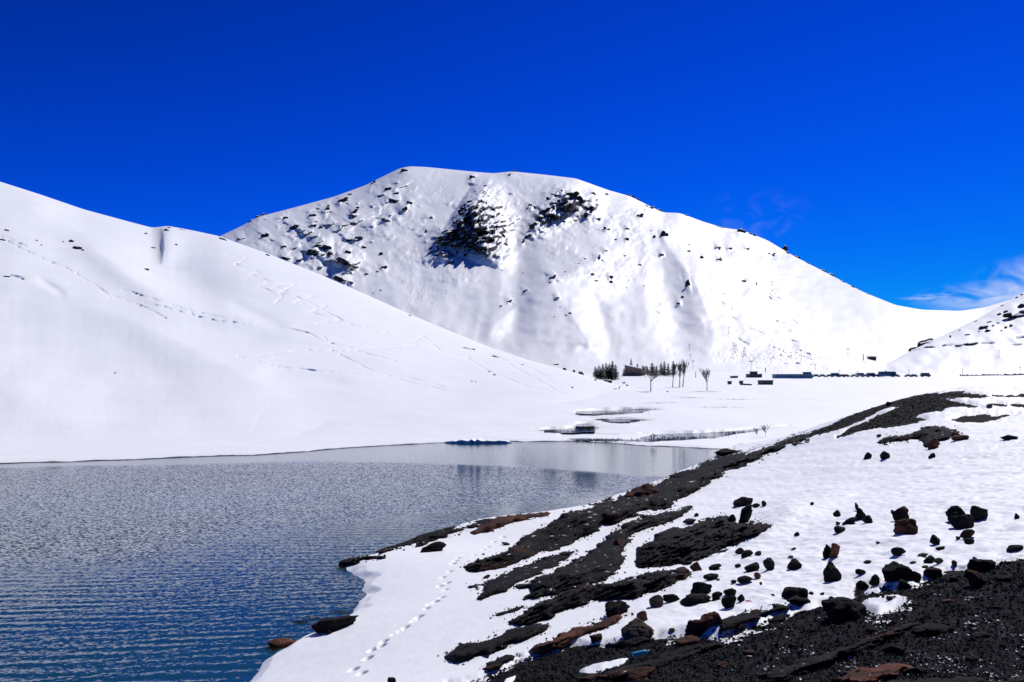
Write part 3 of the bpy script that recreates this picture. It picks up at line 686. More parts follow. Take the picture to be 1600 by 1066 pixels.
GRAVEL = [
    [(700, 1075), (770, 1052), (800, 1038), (835, 1022), (895, 1010), (960, 1006), (1005, 1003), (1067, 990), (1130, 993), (1182, 975), (1214, 963), (1290, 946), (1333, 932), (1340, 921), (1360, 917), (1427, 915), (1470, 900), (1513, 890), (1556, 879), (1600, 872), (1800, 830), (2600, 700), (2600, 2600), (0, 2600)],
    [(1240, 684), (1277, 673), (1311, 657), (1350, 640), (1386, 629), (1411, 622), (1440, 614), (1467, 615), (1496, 612), (1552, 620), (1533, 622.5), (1469, 621.5), (1499, 628), (1535, 637), (1484, 635), (1472, 641), (1435, 648), (1425, 652), (1447, 655), (1435, 659), (1386, 667), (1350, 673), (1308, 684), (1320, 673), (1362, 654), (1408, 635), (1396, 633), (1338, 660), (1301, 673), (1264, 684), (1243, 691)],
    [(1484, 656), (1520, 650), (1591, 648), (1557, 653.5), (1533, 657), (1496, 658.5)],
    [(1540, 630.5), (1620, 632.5), (1620, 634.5), (1545, 632.5)],
    [(1550, 617), (1640, 616), (1640, 619), (1550, 620.5)],
]
SNOW_IN_GRAVEL = [[(1338, 943), (1372, 936), (1416, 939), (1400, 951), (1372, 961), (1355, 952)], [(903, 1050), (930, 1040), (960, 1034), (983, 1028), (975, 1036), (940, 1048), (912, 1053)], [(788, 1064), (806, 1056), (800, 1066), (786, 1072)], [(1348, 922), (1376, 918), (1378, 925), (1352, 927)]]
vis = BD < 125
edge_n = fbm(BX * .9, BY * .9, 4, 120) * 5 + fbm(BX * 3.5, BY * 3.5, 2, 121) * 2.5
gm = np.full(BZ.shape, -1e3); gdrop = np.full(BZ.shape, .17)
for k, poly in enumerate(GRAVEL):
    if k: gdrop = np.where(inside_fast(BU, BV, poly, 30) > -8, .34, gdrop)
    gm = np.maximum(gm, np.where(vis, inside_fast(BU, BV, poly, 30) + edge_n * (.35 if k else 1), -1e3))
for poly in SNOW_IN_GRAVEL:
    gm = np.minimum(gm, -np.where(vis, inside_fast(BU, BV, poly, 10), -1e3) + edge_n * .3)
gw = np.clip((gm + 4) / 8, 0, 1)
# snow: drifts, sun cups, footprints
cups = fbm(BX * 2.4, BY * 1.5, 3, 130) * .042 + fbm(BX * .35 + BY * .12, BY * .22, 3, 131) * .10
cups *= np.clip((BU - 850) / 350, .12, 1)
snow = BZ + .10 + cups
d, sg, t = seg_field(BU, BV, [(1150, 862), (1195, 838), (1235, 816), (1270, 803), (1312, 786)])
sd = d * sg
snow += .42 * np.where(sd > 0, np.exp(-(d / 14) ** 2), np.exp(-(d / 30) ** 2)) * np.clip(1 - np.abs(t - .5) * 1.6, 0, 1) * np.where(BD < 60, 1, 0)
FOOT = [(553, 1052), (566, 1058), (575, 1034), (582, 1021), (596, 1015), (600, 1008), (616, 996), (626, 991), (634, 985), (648, 974), (655, 968), (667, 955), (672, 948), (681, 944), (690, 938), (696, 926), (699, 915), (688, 920), (692, 906), (703, 897), (708, 884), (712, 880), (716, 876), (741, 871), (755, 862), (762, 858), (772, 850), (786, 842)]
for (fu, fv) in FOOT:
    D = bank_surface.dist(fu, fv); x = (fu - U0) / F * D
    m = (np.abs(BX - x) < .8) & (np.abs(BY - D) < 1.2)
    dx, dy = (BX[m] - x), (BY[m] - D)
    fs = .85 + .3 * ((fu * 7 + fv * 3) % 10) / 10; rr = (dx / (.115 * fs)) ** 2 + (dy / (.21 * fs)) ** 2
    snow[m] += -.13 * fs * np.exp(-rr ** 4)
# crumbling snow lip over the water, then falling below it
lipn = .10 * fbm(BX * .5, BY * .5, 3, 133)
under = np.clip((.16 + lipn - BZ) / .22, 0, 1)
snow = snow - under * .3 - gw * gdrop
ground = BZ - .03 + fbm(BX * 1.3, BY * 1.3, 4, 140) * .05
ground_surface = bank_surface
bank_top = np.maximum(snow, ground)
bank_surface = Surface(bu, V0 + (EYE - bank_top) / BD * F, BD)
tag(grid_mesh('snow_bank', BX, BY, snow, M['snow_bank'], keep=(snow > BZ - .5) & (BZ > -.6) & (gm < 14)), 'sloping snow bank descending to the lake on the right', kind='structure')
tag(grid_mesh('ground', BX, BY, np.where(gw > 0, ground, np.minimum(ground, BZ - .12)), M['gravel'], keep=((gm > -14) | (BZ < .5)) & (BZ > -1.6)), 'dark bare gravel ground showing through the melted snow', kind='structure')

# ------------------------------------------------------------------ rock shapes
import bmesh
def ico(sub):
    bm = bmesh.new(); bmesh.ops.create_icosphere(bm, subdivisions=sub, radius=1.0)
    v = np.array([p.co[:] for p in bm.verts]); f = [[q.index for q in t.verts] for t in bm.faces]; bm.free()
    return v, np.array(f).ravel()
ICO = {k: ico(k) for k in (2, 3, 4, 5)}
def n3(p, seed): return (noise2(p[:, 0] + .37 * p[:, 2], p[:, 1] - .61 * p[:, 2], seed) + noise2(p[:, 1] + 5.2, p[:, 2] * 1.1 + .3 * p[:, 0], seed + 1)) * .6
def rock_verts(sub, seed, ncut=11, rough=.06):
    r = np.random.default_rng(seed); v, f = ICO[sub]
    n = r.normal(size=(ncut, 3)); n /= np.linalg.norm(n, axis=1)[:, None]; c = r.uniform(.55, 1.0, ncut)
    dn = v @ n.T
    rad = np.where(dn > .05, c[None] / np.maximum(dn, .05), 9.0)
    k = 18.0; rr = -np.log(np.exp(-k * np.minimum(rad, 3)).sum(1) + np.exp(-k * 1.25)) / k
    p = v * rr[:, None]
    dsp = n3(p * 1.7, seed) * rough * 1.6 + n3(p * 4.5, seed + 5) * rough + (n3(p * 11, seed + 9) * rough * .5 if sub > 2 else 0)
    p = p * (1 + dsp)[:, None]
    p -= (p.max(0) + p.min(0)) / 2
    return p / ((p.max(0) - p.min(0)) / 2), f
def rock_mesh(name, sub, seed, mat, **kw):
    p, f = rock_verts(sub, seed, **kw)
    return mesh_from(name, p, f, 3, mat)
def place_rock(name, me, surf, u, v, w, h, ang=0, depth=.85, base=.42, sink=.12, spin=0):
    D = surf.dist(u, v + h * base)
    s = D / F
    x, y, z = to_world(u, v, D)
    o = link(name, me)
    o.location = (x, y + depth * w * s * .12, z - sink * h * s * .3)
    o.scale = (w / 2 * s, w / 2 * s * depth, h / 2 * s * (1 + sink))
    o.rotation_euler = (0, radians(-ang), 0) if not spin else (0, radians(-ang), spin)
    return o

# ------------------------------------------------------------------ rock ledges on the bank
LEDGES = [
 ('long dark rock ledge running down from the ridge along the shore', .9, [(1046, 746), (1062, 739), (1091, 732), (1096, 723), (1120, 716), (1125, 710), (1138, 705), (1152, 706), (1165, 710), (1181, 704), (1215, 694), (1237, 685), (1262, 677), (1262, 687), (1228, 696), (1208, 706), (1170, 724), (1136, 737), (1114, 750), (1091, 764), (1057, 782), (1044, 793), (990, 806), (969, 818), (938, 822), (926, 832), (896, 850), (865, 861), (847, 860), (828, 874), (789, 884), (761, 890), (734, 891), (723, 885), (761, 871), (801, 855), (822, 838), (847, 826), (871, 816), (890, 798), (913, 799), (945, 786), (965, 784), (967, 777), (999, 761), (1026, 758)], 'ledge'),
 ('ragged low rock ledge with pointed tips in the snow above the footprints', .35, [(731, 919), (755, 913), (783, 900), (807, 887), (847, 874), (883, 865), (905, 861), (883, 874), (871, 884), (838, 899), (807, 911), (792, 923), (761, 931), (747, 936), (755, 923)], 'ledge'),
 ('broad black ledge curving up between two snow strips', .9, [(1082, 792), (1055, 798), (1006, 806), (969, 823), (951, 838), (932, 856), (908, 871), (871, 890), (828, 910), (804, 916), (810, 920), (831, 917), (831, 927), (818, 937), (859, 933), (914, 916), (942, 908), (969, 890), (974, 875), (972, 862), (987, 845), (978, 841), (1006, 829), (1049, 816), (1073, 801)], 'ledge'),
 ('massive black rock block with its shaded face above the blue snow shadow', 1.5, [(997, 857), (1024, 844), (1023, 838), (1043, 827), (1058, 824), (1066, 829), (1101, 813), (1135, 804), (1138, 813), (1153, 819), (1190, 815), (1203, 821), (1190, 832), (1153, 850), (1116, 865), (1076, 878), (1031, 887), (1000, 887), (992, 878)], 'rock'),
 ('long dark ledge tapering to a point left of the small boulders', .8, [(795, 975), (822, 954), (871, 930), (914, 914), (960, 913), (990, 902), (1036, 893), (1055, 894), (1079, 896), (1076, 902), (1036, 920), (994, 936), (951, 936), (926, 940), (896, 951), (853, 966), (835, 977), (810, 980)], 'ledge'),
 ('flat grey ledge with ragged lower edge nearest the footprints', .35, [(690, 1026), (718, 1009), (755, 1003), (792, 985), (838, 977), (859, 977), (853, 985), (822, 1001), (789, 1011), (770, 1018), (761, 1026), (755, 1020), (740, 1027), (721, 1037), (700, 1034)], 'ledge'),
 ('thin reddish rock rib reaching up from the gravel edge', .25, [(832, 1015), (871, 993), (914, 977), (960, 962), (978, 959), (960, 973), (914, 992), (890, 1007), (847, 1023)], 'rock_red'),
 ('tiny flat rock patch alone in the snow below the ledges', .10, [(767, 963), (786, 954), (818, 949), (804, 957), (780, 966)], 'ledge'),
 ('thin dark rock sliver beside the flat grey ledge', .10, [(750, 1046), (770, 1034), (800, 1024), (812, 1024), (790, 1036), (765, 1050)], 'ledge'),
 ('low dark rock spit reaching into the lake', .45, [(523, 875), (541, 868), (564, 866), (587, 867), (600, 870), (558, 876), (541, 882), (528, 882)], 'ledge'),
 ('knobbly dark rock band along the waterline', .55, [(578, 860), (610, 853), (638, 839), (667, 832), (684, 827), (725, 821), (765, 809), (768, 814), (740, 826), (707, 836), (667, 848), (618, 858), (592, 866)], 'ledge'),
 ('reddish brown rock band at the water edge', .5, [(738, 832), (764, 812), (789, 800), (807, 798), (819, 803), (859, 802), (850, 807), (822, 810), (804, 813), (770, 829)], 'rock_red'),
 ('narrow dark rock at the waterline below the big ledge', .3, [(905, 790), (930, 783), (954, 776), (959, 783), (926, 788)], 'ledge'),
 ('dark rocky outcrop in the snow below the gravel ridge', .5, [(1374, 692), (1386, 684), (1396, 680), (1430, 678), (1442, 668), (1472, 667), (1498, 676), (1484, 684), (1467, 690), (1447, 702), (1442, 698), (1442, 688), (1430, 685), (1406, 690), (1391, 693), (1379, 696)], 'ledge'),
 ('dark rock strip with snow above, beside the gravel slope', .15, [(1118, 990), (1130, 968), (1160, 957), (1190, 955), (1225, 946), (1232, 952), (1200, 962), (1160, 972), (1140, 984), (1128, 990)], 'rock'),
 ('dark slab with grey sheen in the gravel under the blue bottle', .28, [(905, 1062), (960, 1047), (1010, 1034), (1060, 1014), (1110, 1004), (1128, 1008), (1090, 1022), (1040, 1040), (1000, 1052), (950, 1066)], 'ledge'),
 ('broken slab rib in the gravel at the bottom right', .30, [(1180, 1056), (1230, 1040), (1290, 1022), (1340, 1003), (1390, 985), (1440, 968), (1456, 962), (1440, 974), (1400, 996), (1340, 1020), (1280, 1046), (1220, 1066)], 'ledge'),
 ('low reddish slab at the bottom edge of the gravel', .22, [(1300, 1062), (1340, 1044), (1385, 1034), (1430, 1040), (1450, 1046), (1400, 1056), (1350, 1068)], 'rock_red'),
 ('long dark slab along the bottom right corner', .22, [(1340, 1076), (1400, 1062), (1480, 1058), (1560, 1062), (1620, 1054), (1640, 1080), (1500, 1090), (1400, 1090)], 'rock'),
 ('flat grey slab under the white boulder at the gravel edge', .2, [(948, 1008), (990, 998), (1030, 996), (1010, 1006), (970, 1012)], 'ledge'),
]
def ledge(poly, surf, height, mat, label, seed, name='rock_ledge', cat='rock ledge', step=2.0, edge_px=9, jag=4.5):
    p = np.array(poly, float)
    us = np.arange(p[:, 0].min() - 7, p[:, 0].max() + 7.1, step); vs_ = np.arange(p[:, 1].max() + 7, p[:, 1].min() - 7.1, -step * .8)
    U, V = np.meshgrid(us, vs_, indexing='ij')
    D = np.zeros_like(U)
    for i in range(len(us)):
        k = int(np.clip(np.searchsorted(surf.u, us[i]) - 1, 0, len(surf.u) - 2)); t = np.clip((us[i] - surf.u[k]) / (surf.u[k + 1] - surf.u[k]), 0, 1)
        D[i] = np.interp(-vs_, -surf.V[k], surf.D[k]) * (1 - t) + np.interp(-vs_, -surf.V[k + 1], surf.D[k + 1]) * t
    X, Y = (U - U0) / F * D, D
    sc = 1.0 / max(.25, np.median(D) / 30)
    d = inside(U, V, poly) + fbm(X * .8 * sc, Y * .8 * sc, 4, seed) * jag + fbm(X * 2.6 * sc, Y * 2.6 * sc, 3, seed + 3) * jag * .6
    # the face stands steep over its lower edge, then the top dips back into the slope behind
    dn = V - V0; slope_ray = np.maximum(dn, 6) / F
    ql = V + .45 * U
    lum = fbm(U * .012, ql * .055, 4, seed + 11)
    st = (X * .5 - Y * .8) * .6 * sc + fbm(X * .3 * sc, Y * .3 * sc, 3, seed + 20) * .9
    saw = st - np.floor(st)
    a = np.clip(.66 + .45 * lum + .35 * (saw - .5), .05, .97)
    E = np.zeros_like(D); E[:, 0] = -.3
    Emax = height / (slope_ray + .12)
    for r_ in range(1, D.shape[1]):
        ins = d[:, r_] > 0
        grow = E[:, r_ - 1] + a[:, r_] * np.maximum(D[:, r_] - D[:, r_ - 1], 0)
        grow = np.maximum(grow, .10 / (slope_ray[:, r_] + .12))
        grow = np.minimum(grow, Emax[:, r_] * (1 + .35 * lum[:, r_]))
        E[:, r_] = np.where(ins, grow, np.minimum(E[:, r_ - 1] * .35, 0) - .12 * (d[:, r_] < -1) - .02)
    Es = E.copy()
    for _ in range(6): Es[1:-1] = (Es[:-2] + 2 * Es[1:-1] + Es[2:]) / 4
    for _ in range(1): Es[:, 1:-1] = (Es[:, :-2] + 2 * Es[:, 1:-1] + Es[:, 2:]) / 4
    E = np.where(d > 0, Es, np.minimum(Es, E)) + (d > 0) * (.22 - np.abs(fbm(U * .022, ql * .13, 4, seed + 40, .6))) * height / (slope_ray + .3) * .24
    D2 = D - E
    X2, Y2, Z2 = to_world(U, V, D2)
    o = grid_mesh(name, X2, Y2, Z2, M[mat], keep=d > -2.5)
    return tag(o, label, cat)
for k, (lab, hgt, poly, mat) in enumerate(LEDGES):
    ledge(poly, bank_surface, hgt, mat, lab, 500 + 31 * k)

# ------------------------------------------------------------------ boulders on the bank
# u, v, width, height, tilt, kind, label (None: one of the small stones)
BOULDERS = [
 (1417, 823, 38, 25, 10, 'rock_red', 'red-brown topped boulder in the snow below a black boulder'),
 (1409, 804, 29, 24, 15, 'rock', 'black boulder in the snow touching the red-brown topped boulder'),
 (1493, 803, 30, 24, 15, 'rock', 'rounded black boulder left of the joined pair on the snow slope'),
 (1508, 814, 36, 24, 18, 'rock', 'lower black boulder of the joined pair on the snow slope'),
 (1530, 800, 31, 26, 20, 'rock', 'peaked upper black boulder of the joined pair on the snow slope'),
 (1513, 834, 24, 14, 15, 'rock', 'small wedge-shaped dark rock just below the joined boulders'),
 (1343, 803, 19, 20, 20, 'rock', 'dark upright rock with a long tail in the upper snow'),
 (1329, 815, 28, 9, 32, 'rock', 'narrow tail-like rock running down from the dark upright rock'),
 (1356, 812, 17, 12, 25, 'rock', 'dark wedge rock right of the upright rock with the tail'),
 (1313, 827, 21, 11, 22, 'rock', 'dark pointed rock below the tail-like rock'),
 (1293, 862, 15, 23, 0, 'rock', 'black upright half of the split red and black boulder'),
 (1305, 860, 19, 25, 0, 'rock_red', 'reddish half of the split red and black boulder'),
 (1302, 894, 30, 32, 0, 'rock', 'black pear-shaped boulder standing in the snow'),
 (1402, 895, 49, 32, 5, 'rock', 'large rounded black boulder at the upper gravel edge'),
 (1431, 901, 19, 17, 0, 'rock', 'small black boulder right beside the large rounded boulder'),
 (1458, 895, 30, 18, 10, 'rock', 'dark flat-topped boulder right of the large rounded boulder'),
 (1367, 906, 19, 18, 0, 'rock', 'small triangular black boulder left of the large rounded boulder'),
 (1348, 914, 20, 14, 5, 'rock', 'small black boulder at the gravel edge left of the triangular one'),
 (1415, 914, 26, 17, 0, 'rock', 'dark boulder in the gravel just below the large rounded boulder'),
 (1535, 883, 42, 22, 8, 'rock', 'long black boulder on the gravel edge near the right border'),
 (1527, 904, 38, 27, 0, 'rock_red', 'reddish boulder in the gravel under the long black boulder'),
 (1325, 951, 76, 38, 3, 'rock', 'biggest black boulder in the gravel beside a wedge of snow'),
 (1256, 930, 17, 24, 0, 'rock', 'dark block at the snow edge left of the biggest black boulder'),
 (1242, 927, 42, 19, 8, 'rock', 'black rock resting on the slab at the snow edge'),
 (1248, 938, 40, 14, 5, 'rock', 'dark slab under the black rock at the snow edge'),
 (1162, 784, 34, 14, 22, 'rock', 'black tilted slab alone in the upper snow'),
 (1165, 802, 21, 33, -22, 'rock', 'upright black boulder leaning on top of the massive block'),
 (1144, 810, 14, 12, 0, 'rock', 'small dark rock beside the upright leaning boulder'),
 (1167, 866, 22, 11, 30, 'rock', 'dark sliver of rock just below the massive block shadow'),
 (1203, 882, 19, 20, 15, 'rock', 'two-lobed dark rock in the middle of the snow slope'),
 (1241, 882, 23, 17, 12, 'rock', 'dark arrow-shaped rock right of the two-lobed rock'),
 (1176, 887, 25, 13, 15, 'rock', 'spiky dark rock left of the two-lobed rock'),
 (1096, 919, 36, 21, 5, 'rock', 'black rock perched over a blue shaded snow hollow'),
 (1088, 936, 50, 15, 8, 'rock', 'long dark slab under the rock perched over the hollow'),
 (1049, 934, 28, 13, 10, 'rock', 'dark flat rock joining the pyramid rock to the slab'),
 (1026, 940, 24, 19, 5, 'rock_brown', 'dark pyramid-shaped rock at the end of the slab row'),
 (1141, 940, 25, 20, 10, 'rock', 'lumpy black rock above the strip of pink scraps'),
 (1141, 925, 20, 13, 0, 'rock', 'dark rock just above the lumpy black rock'),
 (1121, 931, 21, 12, 15, 'rock', 'flat dark rock left of the lumpy black rock'),
 (1089, 981, 37, 30, 0, 'rock', 'round black boulder at the left end of the gravel edge'),
 (1113, 968, 35, 22, 10, 'rock_red', 'reddish rock behind the round black boulder'),
 (966, 951, 44, 22, 8, 'rock', 'black rock above the white-speckled brown boulder pair'),
 (1004, 963, 19, 17, 0, 'rock_red', 'small reddish rock standing on the brown boulder'),
 (1000, 985, 57, 27, 0, 'rock_brown', 'smooth grey-brown boulder carrying a small reddish rock'),
 (931, 998, 21, 14, 0, 'rock_red', 'small brown cube-like rock near the gravel tip'),
 (966, 852, 17, 21, -10, 'rock_red', 'reddish boulder at the end of the broad black ledge'),
 (1067, 893, 25, 12, 5, 'rock_brown', 'brown flat rock on the end of the tapering ledge'),
 (1087, 886, 17, 14, 25, 'rock_red', 'small reddish rock at the right tip of the tapering ledge'),
 (523, 973, 76, 23, 12, 'rock', 'dark rock with red end lying at the water edge'),
 (677, 855, 44, 14, 14, 'rock', 'flat dark slab in the snow behind the waterline rocks'),
 (439, 1006, 44, 13, 8, 'rock_red', 'low red rock wrapped in yellow weed in the water'),
 (612, 1064, 15, 10, 0, 'rock', 'small dark stone at the bottom edge near the footprints'),
 (514, 988, 9, 7, 0, 'rock', 'tiny dark stone in the snow by the red-ended rock'),
 (1000, 1056, 47, 14, 12, 'rock_red', 'brick red slab in the gravel at the bottom'),
 (1076, 1003, 46, 10, 6, 'rock_red', 'long reddish slab in the gravel right of the bottle'),
 (1459, 693, 22, 18, 18, 'rock_red', 'red-brown boulder at the foot of the outcrop under the ridge'),
 (1502, 684, 28, 9, 3, 'rock_red', 'flat reddish rock right of the outcrop under the ridge'),
 (1579, 683, 24, 7, 2, 'rock', 'dark flat rock alone in the snow near the right border'),
 (1384, 711, 15, 13, 0, 'rock', 'dark triangular rock in the snow below the outcrop'),
 (1356, 712, 17, 10, 20, 'rock', 'dark wedge rock left of the triangular rock'),
 (1456, 712, 12, 8, 15, 'rock', 'small oval dark rock below the outcrop'),
 (1388, 631, 9, 7, 0, 'rock', 'small block silhouetted on the gravel ridge line'),
 (1547, 634, 11, 5, 0, 'rock_brown', 'tiny brown rock on the snow behind the gravel ridge'),
 (1585, 856, 26, 9, 22, 'rock', 'dark leaf-shaped rock at the right border above the gravel'),
 (880, 814, 34, 22, 10, 'rock_brown', 'brownish rock hump on top of the long shore ledge'),
 (1005, 770, 62, 26, 8, 'rock_red', 'large brown-red rock hump on the shore ledge'),
 (1140, 706, 44, 10, 0, 'rock', 'rounded dark rock dome on the shore below the ridge'),
 (1073, 742, 54, 9, 10, 'rock', 'flat dark rock reaching over the water below the ridge'),
 (1460, 984, 66, 16, 8, 'rock', 'dark low boulder sunk in the speckled gravel'),
 (1400, 1015, 40, 16, 5, 'rock', 'dark lump among white flecks at the bottom right'),
 (1535, 993, 36, 9, 3, 'rock', 'flat dark stone in the gravel near the right border'),
]
SMALL = [(1308, 803, 12, 10, 10), (1339, 792, 8, 12, 20), (1395, 800, 6, 6, 0), (1463, 844, 19, 12, 15), (1515, 846, 14, 9, 18), (1497, 841, 7, 5, 10), (1405, 862, 21, 12, 12), (1470, 857, 14, 5, 10), (1443, 868, 16, 5, 15), (1453, 875, 19, 10, 18), (1467, 877, 16, 7, 8),
 (1492, 880, 9, 8, 0), (1590, 807, 9, 8, 10), (1345, 894, 15, 8, 5), (1309, 818, 7, 5, 20), (1182, 790, 12, 6, 20), (1194, 787, 10, 8, 5), (1078, 815, 21, 8, 10), (1088, 805, 8, 5, 30), (1156, 862, 14, 8, 25), (1185, 865, 10, 6, 30), (1153, 884, 9, 5, 0), (1118, 887, 20, 8, 25), (1112, 902, 23, 7, 12),
 (1165, 906, 24, 9, 12), (1184, 900, 14, 9, 15), (1147, 909, 10, 5, 10), (1158, 935, 12, 10, 10), (1182, 958, 18, 8, 0), (1153, 980, 23, 8, 12), (1245, 835, 8, 5, 20), (1269, 787, 5, 5, 20), (1374, 681, 7, 4, 20), (1189, 912, 5, 4, 0), (1122, 906, 6, 3, 10), (1236, 870, 9, 3, 10), (1240, 858, 9, 3, 20), (988, 960, 6, 4, 0), (1427, 879, 9, 3, 12),
 (1446, 886, 9, 4, 0), (1523, 872, 6, 3, 0), (1372, 848, 6, 3, 0), (1356, 878, 12, 3, 18), (1285, 928, 7, 4, 10), (1268, 927, 8, 4, 5), (1070, 576 + 270, 9, 4, 20), (760, 902, 12, 4, 25), (790, 850, 13, 4, -8), (755, 866, 5, 2, 5), (1240, 876, 4, 3, 0), (1570, 905, 24, 8, 10), (1492, 905, 14, 6, 0), (1390, 935, 10, 6, 0), (1300, 935, 9, 5, 0), (1215, 968, 30, 8, 15), (1050, 985, 10, 5, 0), (950, 961, 8, 4, 0), (1060, 1030, 16, 6, 5), (1170, 1020, 18, 6, 8), (1240, 1010, 14, 6, 0), (1560, 950, 16, 6, 5), (1480, 940, 14, 6, 0), (1360, 985, 16, 7, 10), (1270, 985, 12, 5, 0), (1130, 1040, 18, 7, 8), (1440, 1048, 22, 8, 5), (1520, 1030, 18, 7, 0)]
mesh_pool = {}
def pooled(sub, seed, mat):
    k = (sub, seed, mat)
    if k not in mesh_pool: mesh_pool[k] = rock_mesh('boulder', sub, seed, M[mat])
    return mesh_pool[k]
for k, (u, v, w, h, ang, mat, lab) in enumerate(BOULDERS):
    me = rock_mesh('boulder', 4 if w > 28 else 3, 900 + k * 13, M[mat], ncut=8 + k % 8, rough=.12)
    tag(place_rock('boulder', me, bank_surface, u, v + h * .04, w * .95, h * .95, ang, sink=.25), lab, 'boulder')
for k, (u, v, w, h, ang) in enumerate(SMALL):
    me = pooled(3, 2000 + k % 9, ('rock', 'rock', 'rock_brown')[k % 3] if v < 900 else ('rock', 'rock_red', 'rock')[k % 3])
    gravelly = bool(inside(np.array([u * 1.0]), np.array([v * 1.0]), GRAVEL[0])[0] > 0)
    o = place_rock('stone', me, bank_surface, u, v, w * 1.05, h * 1.1, ang, spin=(k * .7) % 6.28 if w < 1.6 * h else 0)
    if gravelly: tag(o, 'small dark stone lying loose on the bare gravel', 'stone', 'small stones on the gravel')
    else: tag(o, 'small dark stone half sunk in the snow of the right bank', 'stone', 'small stones in the snow of the right bank')

# loose gravel: far too many to count
def scatter_stones(name, mat, n, poly, smin, smax, seed, label, flat=.6, mask=None):
    r = np.random.default_rng(seed); p = np.array(poly)
    u = r.uniform(max(p[:, 0].min(), -20), min(p[:, 0].max(), 1640), n * 4); v = r.uniform(p[:, 1].min(), min(p[:, 1].max(), 1110), n * 4)
    ok = inside(u, v, poly) > 1.5
    for sp_ in SNOW_IN_GRAVEL: ok &= inside(u, v, sp_) < -1.5
    if mask is not None: ok &= mask(u, v, r)
    u, v = u[ok][:n], v[ok][:n]
    base = np.array([(1, 0, 0), (-.4, .9, 0), (-.6, -.8, 0), (.1, .1, 1), (-.1, 0, -1)], float)
    fc = np.array([(0, 1, 3), (1, 2, 3), (2, 0, 3), (1, 0, 4), (2, 1, 4), (0, 2, 4)])
    V = []; Fc = []
    for i, (a, b) in enumerate(zip(u, v)):
        D = bank_surface.dist(a, b); s = smin + (smax - smin) * r.random() ** 2.5
        s *= D / F / 2; x, y, z = to_world(a, b, D)
        t = r.uniform(0, 6.28); q = base * s * r.uniform(.7, 1.3, (5, 3)); q[:, 2] *= flat
        c, sn = cos(t), sin(t); q = np.c_[q[:, 0] * c - q[:, 1] * sn, q[:, 0] * sn + q[:, 1] * c, q[:, 2]]
        V.append(q + (x, y, z + .02)); Fc.append(fc + i * 5)
    me = mesh_from(name, np.concatenate(V), np.concatenate(Fc).ravel(), 3, mat, smooth=False)
    return tag(link(name, me), label, kind='stuff')
scatter_stones('gravel', M['pebble'], 26000, GRAVEL[0], 2.0, 7.5, 41, 'loose dark gravel covering the slope at the bottom right')
scatter_stones('gravel', M['pebble'], 2600, GRAVEL[1], 1.2, 3.6, 42, 'loose dark gravel on top of the ridge behind the bank')
M['pale_pebble'] = rock_mat('pale_pebble', (.06, .06, .065), (.20, .20, .21), (.1, .07, .06), .1, 7.0, .004)
scatter_stones('gravel', M['pale_pebble'], 2600, GRAVEL[0], 1.2, 4.2, 44, 'sprinkling of paler pebbles among the dark gravel')
def rubble(seed, n):
    r = np.random.default_rng(seed); us = []; vs_ = []
    for lab, hgt, poly, mat in LEDGES:
        P = np.array(poly + [poly[0]], float); seg = np.hypot(*(P[1:] - P[:-1]).T); cum = np.r_[0, np.cumsum(seg)]
        m = int(cum[-1] * .5); q = r.uniform(0, cum[-1], m)
        us.append(np.interp(q, cum, P[:, 0]) + r.normal(0, 4, m)); vs_.append(np.interp(q, cum, P[:, 1]) + r.normal(0, 2.2, m))
    u = np.concatenate(us); v = np.concatenate(vs_)
    base = np.array([(1, 0, 0), (-.4, .9, 0), (-.6, -.8, 0), (.1, .1, 1), (-.1, 0, -1)], float)
    fc = np.array([(0, 1, 3), (1, 2, 3), (2, 0, 3), (1, 0, 4), (2, 1, 4), (0, 2, 4)]); V = []; Fc = []
    for i, (a, b) in enumerate(zip(u, v)):
        D = bank_surface.dist(a, b); sz = (1.2 + 4.2 * r.random() ** 3) * D / F / 2; x, y, z = to_world(a, b, D)
        V.append(base * sz * r.uniform(.6, 1.4, (5, 3)) + (x, y, z + .01)); Fc.append(fc + i * 5)
    me = mesh_from('rubble', np.concatenate(V), np.concatenate(Fc).ravel(), 3, M['rock'], smooth=False)
    return tag(link('rubble', me), 'fine dark rubble scattered around the edges of the rock ledges', kind='stuff')
rubble(61, 0)
def fleckmask(u, v, r):
    d = noise2(u * .012, v * .035, 55) + .5 * noise2(u * .04, v * .1, 56)
    return (d + (u - 1100) / 900 + (v - 990) / 160 > .55 + r.uniform(-.15, .35, u.shape)) & (u > 1120)
scatter_stones('snow_crumbs', M['snow_roof'], 5200, GRAVEL[0], 1.6, 7.0, 43, 'scattered white crumbs of old snow on the dark gravel', flat=.35, mask=fleckmask)

